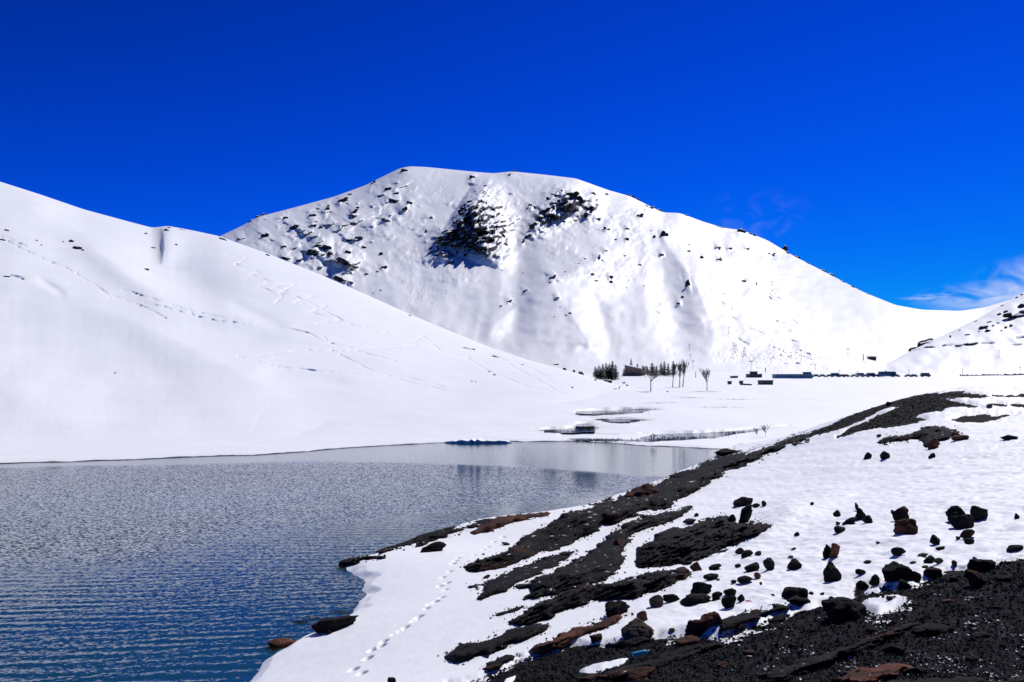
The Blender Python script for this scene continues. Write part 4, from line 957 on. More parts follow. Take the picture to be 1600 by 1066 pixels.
# ------------------------------------------------------------------ rocks on hills and mountain
for k in range(64):          # the speckle of rocks over the buttress
    r = random.Random(400 + k)
    while True:
        u, v = r.uniform(655, 757), r.uniform(325, 412)
        if inside(np.array([u]), np.array([v]), [(728, 328), (744, 330), (754, 350), (755, 388), (735, 402), (698, 414), (680, 404), (660, 396), (690, 364)])[0] > 0: break
    FAR_M.append((u, v, r.uniform(4, 12), r.uniform(3, 6.5), r.uniform(15, 55)))
def far_group(u, v):
    if 640 < u < 760 and 318 < v < 420: return ('dark jagged rock on the shaded buttress in the mountain centre', 'rocks of the shaded buttress')
    if 810 < u < 955 and 298 < v < 385: return ('dark rock of the broken band below the summit ridge, right of the buttress', 'rocks of the band right of the buttress')
    if u > 980 and ((u < 1130 and v < 358) or (u >= 1130 and v < 370 + (u - 1180) * .56 + 4)): return ('dark rock along the right skyline ridge of the mountain', 'rocks on the right skyline')
    if u <= 640 and v < 380: return ('dark rock on the upper left shoulder of the mountain', 'rocks on the upper left shoulder')
    if u <= 640: return ('dark rock in the cluster low on the left shoulder', 'rocks low on the left shoulder')
    if u < 980 and v > 385: return ('small dark rock along the rounded central spur', 'rocks on the central spur')
    if u >= 980: return ('small dark rock on the open right face of the mountain', 'rocks on the right face')
    return ('small dark rock on the upper mountain near the buttress', 'rocks above and beside the buttress')
def outcrop_mesh(seed, n):
    r = np.random.default_rng(seed); V = []; Fc = []; b = 0
    for i in range(n):
        p, f = rock_verts(2, seed + i * 3, 8, .16)
        t = (i + .5) / n * 2 - 1; sz = r.uniform(.28, .55) * (1.15 - .5 * abs(t))
        p = p * np.array([sz * 1.1, sz, sz * r.uniform(.7, 1.3)]) + (t * .8, r.uniform(-.35, .35), r.uniform(-.35, .4) * (1 - .6 * abs(t)))
        V.append(p); Fc.append(f + b); b += len(p)
    V = np.concatenate(V); V -= (V.max(0) + V.min(0)) / 2; V /= (V.max(0) - V.min(0)) / 2
    return mesh_from('rock_outcrop', V, np.concatenate(Fc), 3, M['far_rock'])
far_pool = [outcrop_mesh(3100 + i * 50, 5 + i) for i in range(4)] + [rock_mesh('rock_outcrop', 2, 3000 + i * 7, M['far_rock'], ncut=7 + i % 5, rough=.20) for i in range(8)]
for k, (u, v, w, h, ang) in enumerate(FAR_M):
    me = far_pool[k % 4] if w > 9 else far_pool[4 + k % 8]
    o = place_rock('rock_outcrop', me, mountain_surface, u, v, w * 1.12, h * 1.1, ang, depth=.9, base=.06)
    lab, grp = far_group(u, v); tag(o, lab, 'rock', grp)
FAR_L = [(110, 377, 8, 5, 0), (120, 388, 12, 6, -10), (129, 391, 5, 3, 0), (10, 360, 7, 3, 10), (4, 375, 7, 3, 0), (31, 381, 6, 2, 0), (57, 376, 3, 2, 0), (64, 383, 3, 2, 0), (98, 378, 3, 2, 0), (9, 432, 10, 2.5, 0), (35, 436, 6, 3, 0), (260, 360, 8, 4, 0), (264, 356, 5, 2, 0), (284, 359, 8, 2, 0), (227, 365, 5, 2, 0), (238, 387, 8, 2, 0), (274, 382, 6, 2, 0), (228, 421, 8, 3, 0), (259, 497, 4, 2, 0), (348, 374, 14, 3, -20), (418, 399, 6, 3, 0), (729, 544, 14, 3, -5), (739, 546, 6, 2, 0), (764, 581, 4, 2, 0), (772, 586, 5, 2.5, 0), (777, 558, 20, 2, -25), (816, 570, 4, 2, 0), (882, 577, 6, 4, 0), (897, 580, 4, 3, 0), (908, 583, 8, 5, 0), (894, 606, 3, 3, 0), (869, 569, 8, 2, 0), (743, 597, 3, 1.5, 0), (737, 596, 3, 1.5, 0), (930, 594, 5, 3, 0), (640, 493, 5, 2, 0), (180, 583, 3, 2, 0)]
for k, (u, v, w, h, ang) in enumerate(FAR_L):
    o = place_rock('rock_outcrop', far_pool[4 + k % 8], hill_surface, u, v, w * 1.1, h * 1.35, ang, base=.1)
    if w >= 8 and 100 < u < 125: tag(o, 'larger dark rock of the little cluster high on the left hill', 'rock', 'rock cluster high on the left hill')
    elif u < 320: tag(o, 'tiny dark rock poking through the snow high on the left hill', 'rock', 'tiny rocks high on the left hill')
    else: tag(o, 'tiny dark rock on the long falling ridge of the left hill', 'rock', 'tiny rocks on the ridge of the left hill')
for (u, v, w, h) in ((946, 595, 6, 5), (952, 597, 9, 7), (961, 609, 7, 4.5), (970, 603, 5, 3), (975, 598, 5, 3), (980, 602, 4, 2.5), (1043, 612, 3, 2), (912, 613, 3, 2), (926, 614, 4, 2)):
    tag(place_rock('rock_outcrop', far_pool[4 + int(u) % 8], plain_surface, u, v, w, h, 0, base=.4), 'dark rock at the foot of the left hill near the conifers', 'rock', 'rocks at the foot of the left hill')
FAR_R = [(1589, 493, 32, 13, 10, 'large dark cliff on the right hill at the border'), (1598, 478, 16, 8, 30, 'dark crag above the large cliff on the right hill'), (1538, 512, 14, 7, 20, None), (1544, 517, 10, 4, 0, None), (1512, 523, 8, 3, 0, None), (1485, 526, 4, 4, 0, None), (1546, 503, 7, 3, 10, None), (1572, 512, 5, 4, 0, None), (1580, 509, 5, 4, 0, None), (1598, 460, 6, 2.5, 20, None), (1589, 465, 5, 2.5, 20, None), (1567, 477, 6, 2, 20, None), (1560, 505, 4, 3, 0, None), (1552, 509, 4, 3, 0, None), (1578, 500, 5, 3, 0, None), (1565, 517, 4, 2, 0, None), (1530, 518, 4, 2, 0, None), (1500, 516, 4, 2, 0, None), (1525, 502, 5, 2, 20, None), (1562, 491, 7, 4, 25, None), (1572, 487, 8, 4, 25, None)]
for k, (u, v, w, h, ang, lab) in enumerate(FAR_R):
    o = place_rock('rock_outcrop', far_pool[k % 12], right_surface, u, v, w, h * 1.15, ang, base=.2)
    if lab: tag(o, lab, 'rock')
    else: tag(o, 'small dark rock scattered over the right hill', 'rock', 'small rocks on the right hill')
for k, (u, v, w, h, ang, lab) in enumerate([(1446, 536, 22, 4, 18, 'slanting dark rock ledge, highest of the low ledges on the right hill'), (1433, 546, 22, 3, 8, 'leftmost thin dark rock ledge at the foot of the right hill'), (1452, 542, 21, 3, 2, 'thin dark rock ledge below the slanting ledge on the right hill'), (1481, 539, 20, 4, 8, 'dark rock ledge in the middle of the row on the right hill'), (1498, 540, 13, 5, 8, 'short thick dark ledge left of the longest ledge on the right hill'), (1517, 537, 27, 5, 3, 'longest dark ledge of the row on the right hill'), (1544, 535.5, 22, 4, 1, 'straight dark ledge ending the row on the right hill'), (1595, 527, 15, 5, 5, 'dark rock ledge at the right border below the cliff'), (1590, 538, 17, 3, 0, 'thin dark ledge at the right border, lowest of its side')]):
    ca, sa = cos(radians(ang)), sin(radians(ang)); poly = []
    rr = random.Random(k)
    for (px, py) in ((-.5, .3), (-.42, -.4), (-.2, -.5), (0, -.35), (.25, -.5), (.45, -.4), (.5, .1), (.3, .5), (.05, .4), (-.2, .5)):
        X_, Y_ = px * w, (py + rr.uniform(-.12, .12)) * h; poly.append((u + X_ * ca + Y_ * sa, v - X_ * sa + Y_ * ca))
    ledge(poly, right_surface, 1.6, 'far_rock', lab, 700 + k * 9, step=.8, edge_px=1.2, jag=.5)

# ------------------------------------------------------------------ trees
def conifer_meshes(seed, mat):
    r = random.Random(seed); t = MB(); t.tube((0, 0, -.5), (0, 0, 9.4), .2, .03, 6)
    c = MB(); z = .9
    while z < 9.6:
        R = (2.15 * (1 - z / 10) ** .85 + .12) * r.uniform(.75, 1.15); n = 7 if z < 7 else 5
        for k in range(n):
            a = 2 * pi * (k + r.random() * .8) / n; L = R * r.uniform(.6, 1.15); droop = r.uniform(.1, .4) * L
            d = np.array((cos(a), sin(a), 0)); s = np.array((-sin(a), cos(a), 0))
            for q in range(4):
                f0 = q / 4; p0 = d * L * f0 + (0, 0, z - droop * f0 + .15 * r.random())
                wdt = .42 * (1 - f0 * .7) * (.5 + L / 3); l2 = L * .42
                tip = p0 + d * l2 + (0, 0, -droop * .35 + r.uniform(-.15, .15))
                c.add([p0 - s * wdt + (0, 0, r.uniform(-.25, .05)), p0 + (0, 0, .12), tip, p0 + s * wdt + (0, 0, r.uniform(-.25, .05))], [(0, 1, 2), (1, 3, 2)])
        z += .42 * r.uniform(.8, 1.2)
    c.add([(-.12, 0, 9.1), (.12, 0, 9.1), (0, 0, 10.2), (0, .12, 9.1)], [(0, 1, 2), (1, 3, 2), (3, 0, 2)])
    return t.mesh('trunk', M['bark']), c.mesh('crown', mat)
def bare_tree_meshes(seed, height, spread, upright, trunk_h, r0=.16, levels=5, _k=None):
    r = random.Random(seed); t = MB(); c = MB()
    def grow(p, d, L, rad, lev):
        n = 3; q = np.array(p, float); d = np.array(d, float)
        for i in range(n):
            d2 = d + np.array([r.gauss(0, .12 if lev else .03), r.gauss(0, .12 if lev else .03), .05 + .10 * upright]); d2 /= np.linalg.norm(d2)
            e = q + d2 * L / n; (t if lev == 0 else c).tube(q, e, rad * (1 - .25 * i / n), rad * (1 - .25 * (i + 1) / n), 5 if lev < 2 else 3, cap=False); q = e; d = d2
            if lev > 0 and lev < levels and i < n - 1 and r.random() < .75: branch(q, d, L, rad, lev)
        if lev < levels:
            for _ in range(2 if lev else 4): branch(q, d, L, rad, lev)
    def branch(q, d, L, rad, lev):
        a = r.uniform(0, 2 * pi); s = spread * r.uniform(.6, 1.2)
        nd = d + s * np.array([cos(a), sin(a), r.uniform(-.2, .3)]); nd /= np.linalg.norm(nd)
        grow(q, nd, L * r.uniform(.55, .78), max(rad * .58, .028 / (_k or 1)), lev + 1)
    if _k is None:
        grow((0, 0, -.4), (0.02, 0, 1), trunk_h, .1, 0)
        return bare_tree_meshes(seed, height, spread, upright, trunk_h, r0, levels, height / max(p[2] for p in c.v))
    k = _k; grow((0, 0, -.4 / k), (0.02, 0, 1), trunk_h, r0 / k, 0)
    for b in (t, c): b.v = [(p[0] * k, p[1] * k, p[2] * k) for p in b.v]
    return t.mesh('trunk', M['bark']), c.mesh('crown', M['twig'])
def tree(name, meshes, u, vbase, hpx, href, label, cat='tree', group=None, rz=0, wide=1.0, surf=plain_surface):
    p = surf.at(u, vbase); D = p[1]; s = hpx * D / F / href
    e = empty(name, (p[0], p[1], p[2]), rz); e.scale = (s * wide, s * wide, s)
    link('trunk', meshes[0], e); link('crown', meshes[1], e)
    return tag(e, label, cat, group)
CON = [conifer_meshes(i, M['needle']) for i in (1, 2, 3)] + [conifer_meshes(9, M['brown_needle'])]
for k, (u, vb, h) in enumerate([(930, 586, 17), (936, 588, 21), (942, 589, 24), (947, 587, 24), (952, 589, 25), (957, 589, 29), (962, 590, 24), (939, 590, 19), (950, 591, 22), (933, 589, 18), (955, 591, 24)]):
    tree('conifer', CON[k % 3], u, vb + 3, h, 10, 'dark green conifer in the grove left of the chalet', 'conifer', 'conifer grove left of the chalet', rz=k, wide=1.6)
tree('conifer', CON[1], 986, 584, 25, 10, 'single dark conifer standing behind the chalet', 'conifer', rz=1.2)
tree('conifer', CON[3], 1019, 588, 22, 10, 'round brownish tree right beside the chalet', 'tree', rz=.3, wide=2.0)
for k, (u, vb, h, lab) in enumerate([(1033, 587, 21, 'dark conifer just right of the brownish tree'), (1044, 587, 20, 'small dark conifer left of the bare poplars'), (1052, 588, 25, 'grey-green conifer behind the bare poplars'), (1026, 587, 16, 'short conifer squeezed beside the brownish tree'), (1038, 588, 24, 'tallest conifer between the brownish tree and the poplars'), (975, 588, 13, 'short conifer left of the chalet wall'), (1011, 586, 15, 'short conifer behind the right end of the chalet')]):
    tree('conifer', CON[k % 3], u, vb, h, 10, lab, 'conifer', rz=k * 2, wide=1.5)
tree('bare_tree', bare_tree_meshes(11, 9.4, .95, .15, 1.5, .22), 1017, 611.5, 39, 9.4, 'wide bare leafless tree in front of the chalet', 'tree')
tree('bare_tree', bare_tree_meshes(12, 9.0, .65, .5, 2.6, .17), 1105, 611, 37, 9.0, 'slender bare tree standing alone right of the poplars', 'tree')
POP = [bare_tree_meshes(20 + i, 10, .34, 1.3, 1.1, .22) for i in range(3)]
for k, (u, vb, h, lab) in enumerate([(1051, 605, 34, 'left bare poplar of the three in front of the conifers'), (1062, 605, 38, 'middle bare poplar of the three'), (1067, 605, 41, 'right bare poplar, tallest of the three')]):
    tree('bare_poplar', POP[k], u, vb, h, 10, lab, 'tree', wide=.95)
tree('bare_tree', bare_tree_meshes(31, 7, .6, .6, 2.2, .12), 1008, 590, 20, 7, 'small bare tree half hidden between chalet and brownish tree', 'tree')
# low bare bushes along the stream
for k, (u, vb, h, lab) in enumerate([(1183, 684, 7, 'thin bare shrub in the snow right of the stream'), (1196, 683, 8, 'bare twiggy shrub furthest right by the stream'), (1019, 692, 7, 'small bare shrub on the snow spit at the lake'), (967, 611, 4, 'low bare bush at the foot of the conifer grove')]):
    tree('bare_shrub', bare_tree_meshes(50 + k, 1.2, .5, 1.2, .25, .02, 3), u, vb, h, 1.2, lab, 'shrub', wide=1.6)

# ------------------------------------------------------------------ buildings
def plc(u, vb, surf=plain_surface): return surf.at(u, vb)
p = plc(992, 587); s = p[1] / F
ch = tag(empty('chalet', (p[0], p[1], p[2]), radians(-24)), 'dark wooden chalet with sloping snow roof among the trees', 'house')
W_, H_ = 27 * s, 16 * s
MB().box(-W_ / 2, W_ / 2, -4, 4, -1.5, H_ * .30).build('stone_base', M['stone_wall'], ch)
MB().add([(-W_ / 2, -4, H_ * .3), (W_ / 2, -4, H_ * .3), (W_ / 2, 4, H_ * .3), (-W_ / 2, 4, H_ * .3), (-W_ / 2, -4, H_), (W_ / 2, -4, H_ * .62), (W_ / 2, 4, H_ * .62), (-W_ / 2, 4, H_)], [(3, 2, 1, 0), (4, 5, 6, 7), (0, 1, 5, 4), (1, 2, 6, 5), (2, 3, 7, 6), (3, 0, 4, 7)]).build('wall', M['wood_wall'], ch)
rf = MB().add([(-W_ / 2 - .7, -4.8, H_ + .12), (W_ / 2 + .7, -4.8, H_ * .62 - .1), (W_ / 2 + .7, 4.8, H_ * .62 - .1), (-W_ / 2 - .7, 4.8, H_ + .12), (-W_ / 2 - .7, -4.8, H_ + .6), (W_ / 2 + .7, -4.8, H_ * .62 + .4), (W_ / 2 + .7, 4.8, H_ * .62 + .4), (-W_ / 2 - .7, 4.8, H_ + .6)], [(3, 2, 1, 0), (4, 5, 6, 7), (0, 1, 5, 4), (1, 2, 6, 5), (2, 3, 7, 6), (3, 0, 4, 7)]).build('snow_roof', M['snow_roof'], ch)
MB().box(W_ * .12, W_ * .18, -.4, .4, H_ * .7, H_ * 1.12).build('chimney', M['stone_wall'], rf)
for x in (-.36, -.12, .12, .34):
    w = MB().box(W_ * x - .55, W_ * x + .55, -4.06, -3.9, H_ * .40, H_ * .54).build('window', M['glass'], ch)
MB().box(-W_ * .03, W_ * .02, -4.07, -3.9, -.2, H_ * .24).build('door', M['bark'], ch)

def house(name, u, vb, wpx, hpx, depth, wall, roofm, label, cat='building', rz=0, nwin=3, tower=None, snow=True):
    p = plc(u, vb); s = p[1] / F; e = tag(empty(name, (p[0], p[1], p[2]), rz), label, cat)
    w, h = wpx * s, hpx * s
    MB().box(-w / 2, w / 2, -depth / 2, depth / 2, -1.0, h * .86).build('wall', wall, e)
    MB().box(-w / 2 - .25, w / 2 + .25, -depth / 2 - .25, depth / 2 + .25, h * .86, h).build('roof', roofm, e)
    for k in range(nwin):
        x = -w / 2 + w * (k + .5) / nwin
        MB().box(x - min(.6, w / nwin * .3), x + min(.6, w / nwin * .3), -depth / 2 - .05, -depth / 2 + .1, h * .35, h * .68).build('window', M['glass'], e)
    if tower:
        x0, x1, hh = tower
        MB().box(x0 * w, x1 * w, -depth * .3, depth * .3, h, h * hh).build('upper_floor', wall, e)
        MB().box(x0 * w - .2, x1 * w + .2, -depth * .3 - .2, depth * .3 + .2, h * hh, h * hh + .22).build('upper_roof', roofm, e)
    return e
house('stone_house', 1178, 590, 20, 5.5, 6, M['stone_wall'], M['dark_roof'], 'dark two-storey stone house with a raised middle floor', tower=(-.25, .2, 1.6))
house('stone_hut', 1147, 590.5, 9, 3, 4, M['wood_wall'], M['dark_roof'], 'small dark hut left of the two-storey stone house', nwin=1)
house('shed', 1196, 601, 17, 6.8, 5, M['stone_wall'], M['dark_roof'], 'plain grey box-shaped shed on the snow in front of the houses', 'shed', nwin=2, rz=radians(6))
house('shed', 1140, 600.5, 5, 5, 1.6, M['stone_wall'], M['dark_roof'], 'tiny dark box-like shed left of the snow mound', 'shed', nwin=1)
house('shed', 1158, 599.5, 5, 4.5, 1.4, M['stone_wall'], M['dark_roof'], 'tiny dark shed with a low wall running from it', 'shed', nwin=1)
house('long_building', 1238, 591, 56, 6.2, 7, M['blue_wall'], M['dark_roof'], 'long low blue building with dark flat roof beside the road', nwin=11, tower=(.33, .49, 1.45))
p = plc(1165, 602); wq = tag(MB().add([(-2.2, .8, -.3), (2.2, -1.6, -.3), (2.3, -1.3, -.3), (-2.1, 1.1, -.3), (-2.2, .8, .8), (2.2, -1.6, .5), (2.3, -1.3, .5), (-2.1, 1.1, .8)], [(3, 2, 1, 0), (4, 5, 6, 7), (0, 1, 5, 4), (1, 2, 6, 5), (2, 3, 7, 6), (3, 0, 4, 7)]).build('low_wall', M['stone_wall']), 'low stone wall slanting from the tiny shed', 'wall'); wq.location = p
def lift_hut(u, v, wpx, hpx, surf, label):
    p = surf.at(u, v); s = p[1] / F; e = tag(empty('lift_hut', tuple(p)), label, 'hut'); w, h = wpx * s, hpx * s
    MB().box(-w / 2, w / 2, -w / 3, w / 3, -w * .4, h * .75).build('wall', M['stone_wall'], e)
    MB().add([(-w * .55, -w * .4, h * .75), (w * .55, -w * .4, h * .75), (w * .55, w * .4, h * .95), (-w * .55, w * .4, h * .95), (-w * .55, -w * .4, h * .9), (w * .55, -w * .4, h * .9), (w * .55, w * .4, h * 1.1), (-w * .55, w * .4, h * 1.1)], [(3, 2, 1, 0), (4, 5, 6, 7), (0, 1, 5, 4), (1, 2, 6, 5), (2, 3, 7, 6), (3, 0, 4, 7)]).build('roof', M['dark_roof'], e)
    MB().box(-w * .2, w * .2, -w / 3 - .06, -w / 3 + .1, h * .3, h * .6).build('window', M['glass'], e)
    return e
lift_hut(1362, 562, 11, 5, mountain_surface, 'small dark lift hut alone on the snow below the saddle')
lift_hut(561, 374.5, 11, 4.5, mountain_surface, 'small ski lift hut high on the left shoulder of the mountain')

# ------------------------------------------------------------------ lift pylons and poles
def pylon(u, vb, hpx, surf, name, label, group, cat, arm=.32, thick=.55):
    p = surf.at(u, vb); s = p[1] / F; h = hpx * s; r = thick * s / 2
    e = tag(empty(name, tuple(p)), label, cat, group)
    MB().tube((0, 0, -h * .15), (0, 0, h), r, r * .8, 6).build('pole', M['metal'], e)
    MB().box(-h * arm, h * arm, -r * .8, r * .8, h * .93, h).build('crossarm', M['metal'], e)
    return e
for (u, v, h) in [(586, 330, 10), (568.5, 366, 6.5), (496, 431, 10), (675, 480, 6), (697, 459, 6)]:
    pylon(u, v, h, mountain_surface, 'lift_pylon', 'thin ski lift pylon on the left part of the mountain', 'lift pylons on the left part of the mountain', 'pylon')
for (u, v, h) in [(1077, 548, 9), (1079, 562, 8), (1083, 576, 12), (1138.5, 522, 10), (1146, 545, 9), (1148.5, 552, 13), (1164, 555, 11), (1160.5, 566, 9), (1173.5, 580, 16), (1274, 578, 9), (1325, 556, 11)]:
    pylon(u, v, h, mountain_surface, 'lift_pylon', 'thin ski lift pylon on the slope behind the houses', 'lift pylons behind the houses', 'pylon', arm=.22)
for (u, v, h, lab) in [(1349, 563, 9, 'dark lift tower standing left of the lone lift hut'), (1196, 584, 9, 'dark post right behind the two-storey stone house')]:
    pylon(u, v, h, mountain_surface, 'lift_tower', lab, None, 'tower', arm=.14, thick=1.3)
for (u, v, h) in [(1312, 588, 9), (1340, 588, 8), (1420, 587.5, 9), (1504, 587.5, 11), (1594, 586, 12)]:
    pylon(u, v, h, plain_surface, 'utility_pole', 'thin utility pole along the road with parked cars', 'utility poles along the road', 'pole', arm=.12)
tag(pylon(1087, 590, 9, plain_surface, 'utility_pole', 'short dark pole right of the poplars', None, 'pole', arm=.08, thick=1.1))
tag(pylon(1561, 557, 10, right_surface, 'utility_pole', 'thin pole standing on the right hill', None, 'pole', arm=.15))

# ------------------------------------------------------------------ parked vehicles
def make_car(paint, kind):
    e = empty('parked_car' if kind == 'car' else 'parked_van', (0, 0, 0))
    if kind == 'car': L, Hb, cab, top = 4.2, .85, (-1.3, 1.0), 1.48
    elif kind == 'van': L, Hb, cab, top = 5.2, 1.1, (-2.5, 1.9), 2.25
    else: L, Hb, cab, top = 10.5, 1.3, (-5.1, 5.0), 3.0
    body = [(-L / 2, .35), (-L / 2, Hb), (cab[0] - .15, Hb), (cab[1] + .55, Hb), (L / 2, Hb * .82), (L / 2, .35)]
    def prism(pr, y0, y1):
        n = len(pr); v = [(x, y0, z) for x, z in pr] + [(x, y1, z) for x, z in pr]
        return v, [tuple(range(n)), tuple(range(2 * n - 1, n - 1, -1))] + [(i, i + n, (i + 1) % n + n, (i + 1) % n) for i in range(n)]
    MB().add(*prism(body, -.9, .9)).build('body', paint, e)
    MB().add(*prism([(cab[0], Hb), (cab[0] + .3, top), (cab[1] - .3, top), (cab[1] + .3, Hb)], -.8, .8)).build('cabin', paint, e)
    n = 3 if kind == 'bus' else 2
    for k in range(n):
        x0 = cab[0] + .35 + (cab[1] - cab[0] - .7) * k / n + .06; x1 = cab[0] + .35 + (cab[1] - cab[0] - .7) * (k + 1) / n - .06
        MB().box(x0, x1, -.84, -.79, Hb + .08, top - .14).build('window', M['glass'], e)
    for x in (-L * .31, L * .31):
        for y in (-.82, .82):
            w = MB(); w.tube((x, y - .12, .33), (x, y + .12, .33), .34, .34, 10); w.build('wheel', M['tyre'], e)
    return e
protos = {k: make_car(M[k[0]], k[1]) for k in (('paint_blue', 'car'), ('paint_dark', 'car'), ('paint_white', 'van'), ('paint_blue', 'van'), ('paint_silver', 'car'), ('paint_red', 'car'), ('paint_blue', 'bus'), ('paint_dark', 'bus'))}
used = set()
CARS = [(1275, 'paint_dark', 'car', 'dark car parked right next to the long blue building'), (1285, 'paint_blue', 'car', 'blue car, second in the row from the long blue building'), (1296, 'paint_red', 'car', 'reddish car, third in the row from the long blue building'), (1305, 'paint_blue', 'van', 'blue van left of the first roadside pole'), (1316, 'paint_dark', 'car', 'dark car just right of the first roadside pole'), (1322, 'paint_dark', 'car', 'dark car before the gap in the parked row'),
 (1335, 'paint_dark', 'car', 'dark car first after the gap in the parked row'), (1344, 'paint_white', 'van', 'white van in the middle of the parked row'), (1352, 'paint_silver', 'car', 'silver car right of the white van'), (1361, 'paint_blue', 'van', 'blue van below the lone lift hut'), (1369, 'paint_dark', 'car', 'dark car left of the blue bus'), (1386, 'paint_blue', 'bus', 'long blue bus parked at the roadside'), (1400, 'paint_dark', 'car', 'dark car right behind the blue bus'),
 (1419, 'paint_silver', 'car', 'silver car apart from the row beside a pole'), (1428, 'paint_dark', 'car', 'dark car right of the separate silver car'), (1446, 'paint_dark', 'van', 'dark van parked last and alone at the right')]
protos[('paint_dark', 'van')] = make_car(M['paint_dark'], 'van')
for k, (u, pt, kd, lab) in enumerate(CARS):
    pr = protos[(pt, kd)]
    o = pr if (pt, kd) not in used else copy_tree(pr); used.add((pt, kd))
    if kd == 'bus': o.name = 'parked_bus'
    q = plc(u, 589.3); o.location = (q[0], q[1], q[2] + .05); o.rotation_euler = (0, 0, radians((k * 37) % 24 - 12)); k_s = 1.0
    tag(o, lab, {'car': 'car', 'van': 'van', 'bus': 'bus'}[kd], 'vehicles parked along the road')
for k_, pr in protos.items():
    if k_ not in used:
        for c_ in list(pr.children): bpy.data.objects.remove(c_)
        bpy.data.objects.remove(pr)
# the dark roadside verge running on to the right
vp = [(1440, 588.4), (1470, 588.2), (1500, 587.2), (1520, 586.8), (1560, 586.2), (1600, 585.4), (1660, 584.5)]
for k in range(len(vp) - 1):
    (a, va), (b, vb_) = vp[k], vp[k + 1]
    if k < 2: continue
    A, B = plain_surface.at(a, va + .5), plain_surface.at(b, vb_ + .5)
    m = MB(); n = 14
    rr = random.Random(k)
    for i in range(n):
        t0, t1 = i / n, (i + .95) / n
        q0, q1 = A + (B - A) * t0, A + (B - A) * t1; hh = rr.uniform(.3, 1.0)
        m.add([(q0[0], q0[1] - .4, q0[2] - .3), (q1[0], q1[1] - .4, q1[2] - .3), (q1[0], q1[1] + .5, q1[2] - .3), (q0[0], q0[1] + .5, q0[2] - .3), (q0[0], q0[1], q0[2] + hh), (q1[0], q1[1], q1[2] + hh * rr.uniform(.7, 1.2))], [(0, 1, 5, 4), (2, 3, 4, 5), (1, 2, 5), (3, 0, 4), (3, 2, 1, 0)])
    tag(m.build('stone_wall', M['stone_wall']), ['low dark stone wall beside the road, left section', 'low dark stone wall beside the road, second section', 'low dark stone wall beside the road, third section', 'low dark stone wall beside the road at the right border'][k - 2], 'wall')

# ------------------------------------------------------------------ ice and shore details
def ice_shelf(u0, u1, v, hpx, label, seed):
    r = random.Random(seed); D = F * EYE / (v - V0); s = D / F; n = 22; m = MB()
    top = []; bot = []; bk = []; bb = []
    for i in range(n + 1):
        t = i / n; x = (u0 + (u1 - u0) * t - U0) * s; e = sin(pi * t) ** .5; h = hpx * s * e * r.uniform(.55, 1.1) + .02; y = D - 1.5 * e * r.uniform(.6, 1.2)
        bot.append((x, y + .45 * e, -.15)); top.append((x, y, h)); bk.append((x, D + 4 * e, h * .8 + .05)); bb.append((x, D + 4.5 * e, -.15))
    m.v = bot + top + bk + bb; k = n + 1
    for i in range(n):
        for a in range(3): m.f.append((a * k + i, a * k + i + 1, (a + 1) * k + i + 1, (a + 1) * k + i))
    return tag(m.build('ice_shelf', M['snow_plain2'], smooth=False), label, 'ice shelf')
M['snow_plain2'] = M['snow_roof']
ice_shelf(694, 800, 692, 5.5, 'blue shaded snow shelf standing in the far lake edge', 1)
ice_shelf(1148, 1202, 702, 7, 'blue shaded snow shelf by the dark shore rocks', 2)

def tufts(name, mat, spots, n, hgt, label, seed, z0=None):
    r = random.Random(seed); m = MB()
    for (u, v, ru_, rv) in spots:
        for _ in range(n):
            a, b = u + r.gauss(0, .5) * ru_ + (r.random() < .3) * r.gauss(0, .6) * ru_, v + r.gauss(0, .6) * rv
            if z0 is None: p = plain_surface.at(a, b)
            else:
                D = F * EYE / (b - V0); p = np.array([(a - U0) / F * D, D, z0])
            t = r.uniform(0, 6.28); h = hgt * r.uniform(.5, 1.3); w = h * .25
            dx, dy = cos(t) * w, sin(t) * w; lx, ly = r.uniform(-1, 1) * h * .6, r.uniform(-1, 1) * h * .6
            m.add([(p[0] - dx, p[1] - dy, p[2] - .1), (p[0] + dx, p[1] + dy, p[2] - .1), (p[0] + lx, p[1] + ly, p[2] + h)], [(0, 1, 2)])
    return tag(m.build(name, mat), label, kind='stuff')
tufts('dry_grass', M['grass'], [(920, 669, 12, 2.5), (905, 674, 14, 1.2), (960, 645.5, 40, 1.2), (1000, 657, 14, 1), (940, 656, 12, 1), (860, 673.5, 14, .8), (1080, 684, 50, 1.2), (1040, 687, 30, .8), (940, 687, 40, .7), (1150, 676, 25, 1), (1110, 612.5, 16, .6), (1000, 640, 22, .6), (1030, 630, 34, .9), (1080, 622, 18, .7), (1150, 624.5, 26, .7), (1120, 637, 36, 1.0)], 190, .22, 'brown dry grass along the meltwater channels', 1)
tufts('lake_weed', M['weed'], [(490, 967, 18, 2.5), (535, 957, 18, 2), (470, 973, 12, 2), (440, 1008, 22, 5), (455, 1003, 18, 4), (532, 888, 7, 4), (425, 1014, 12, 3), (560, 950, 6, 4)], 260, .05, 'yellow-brown weed growing in the water at the near shore', 2, z0=.02)

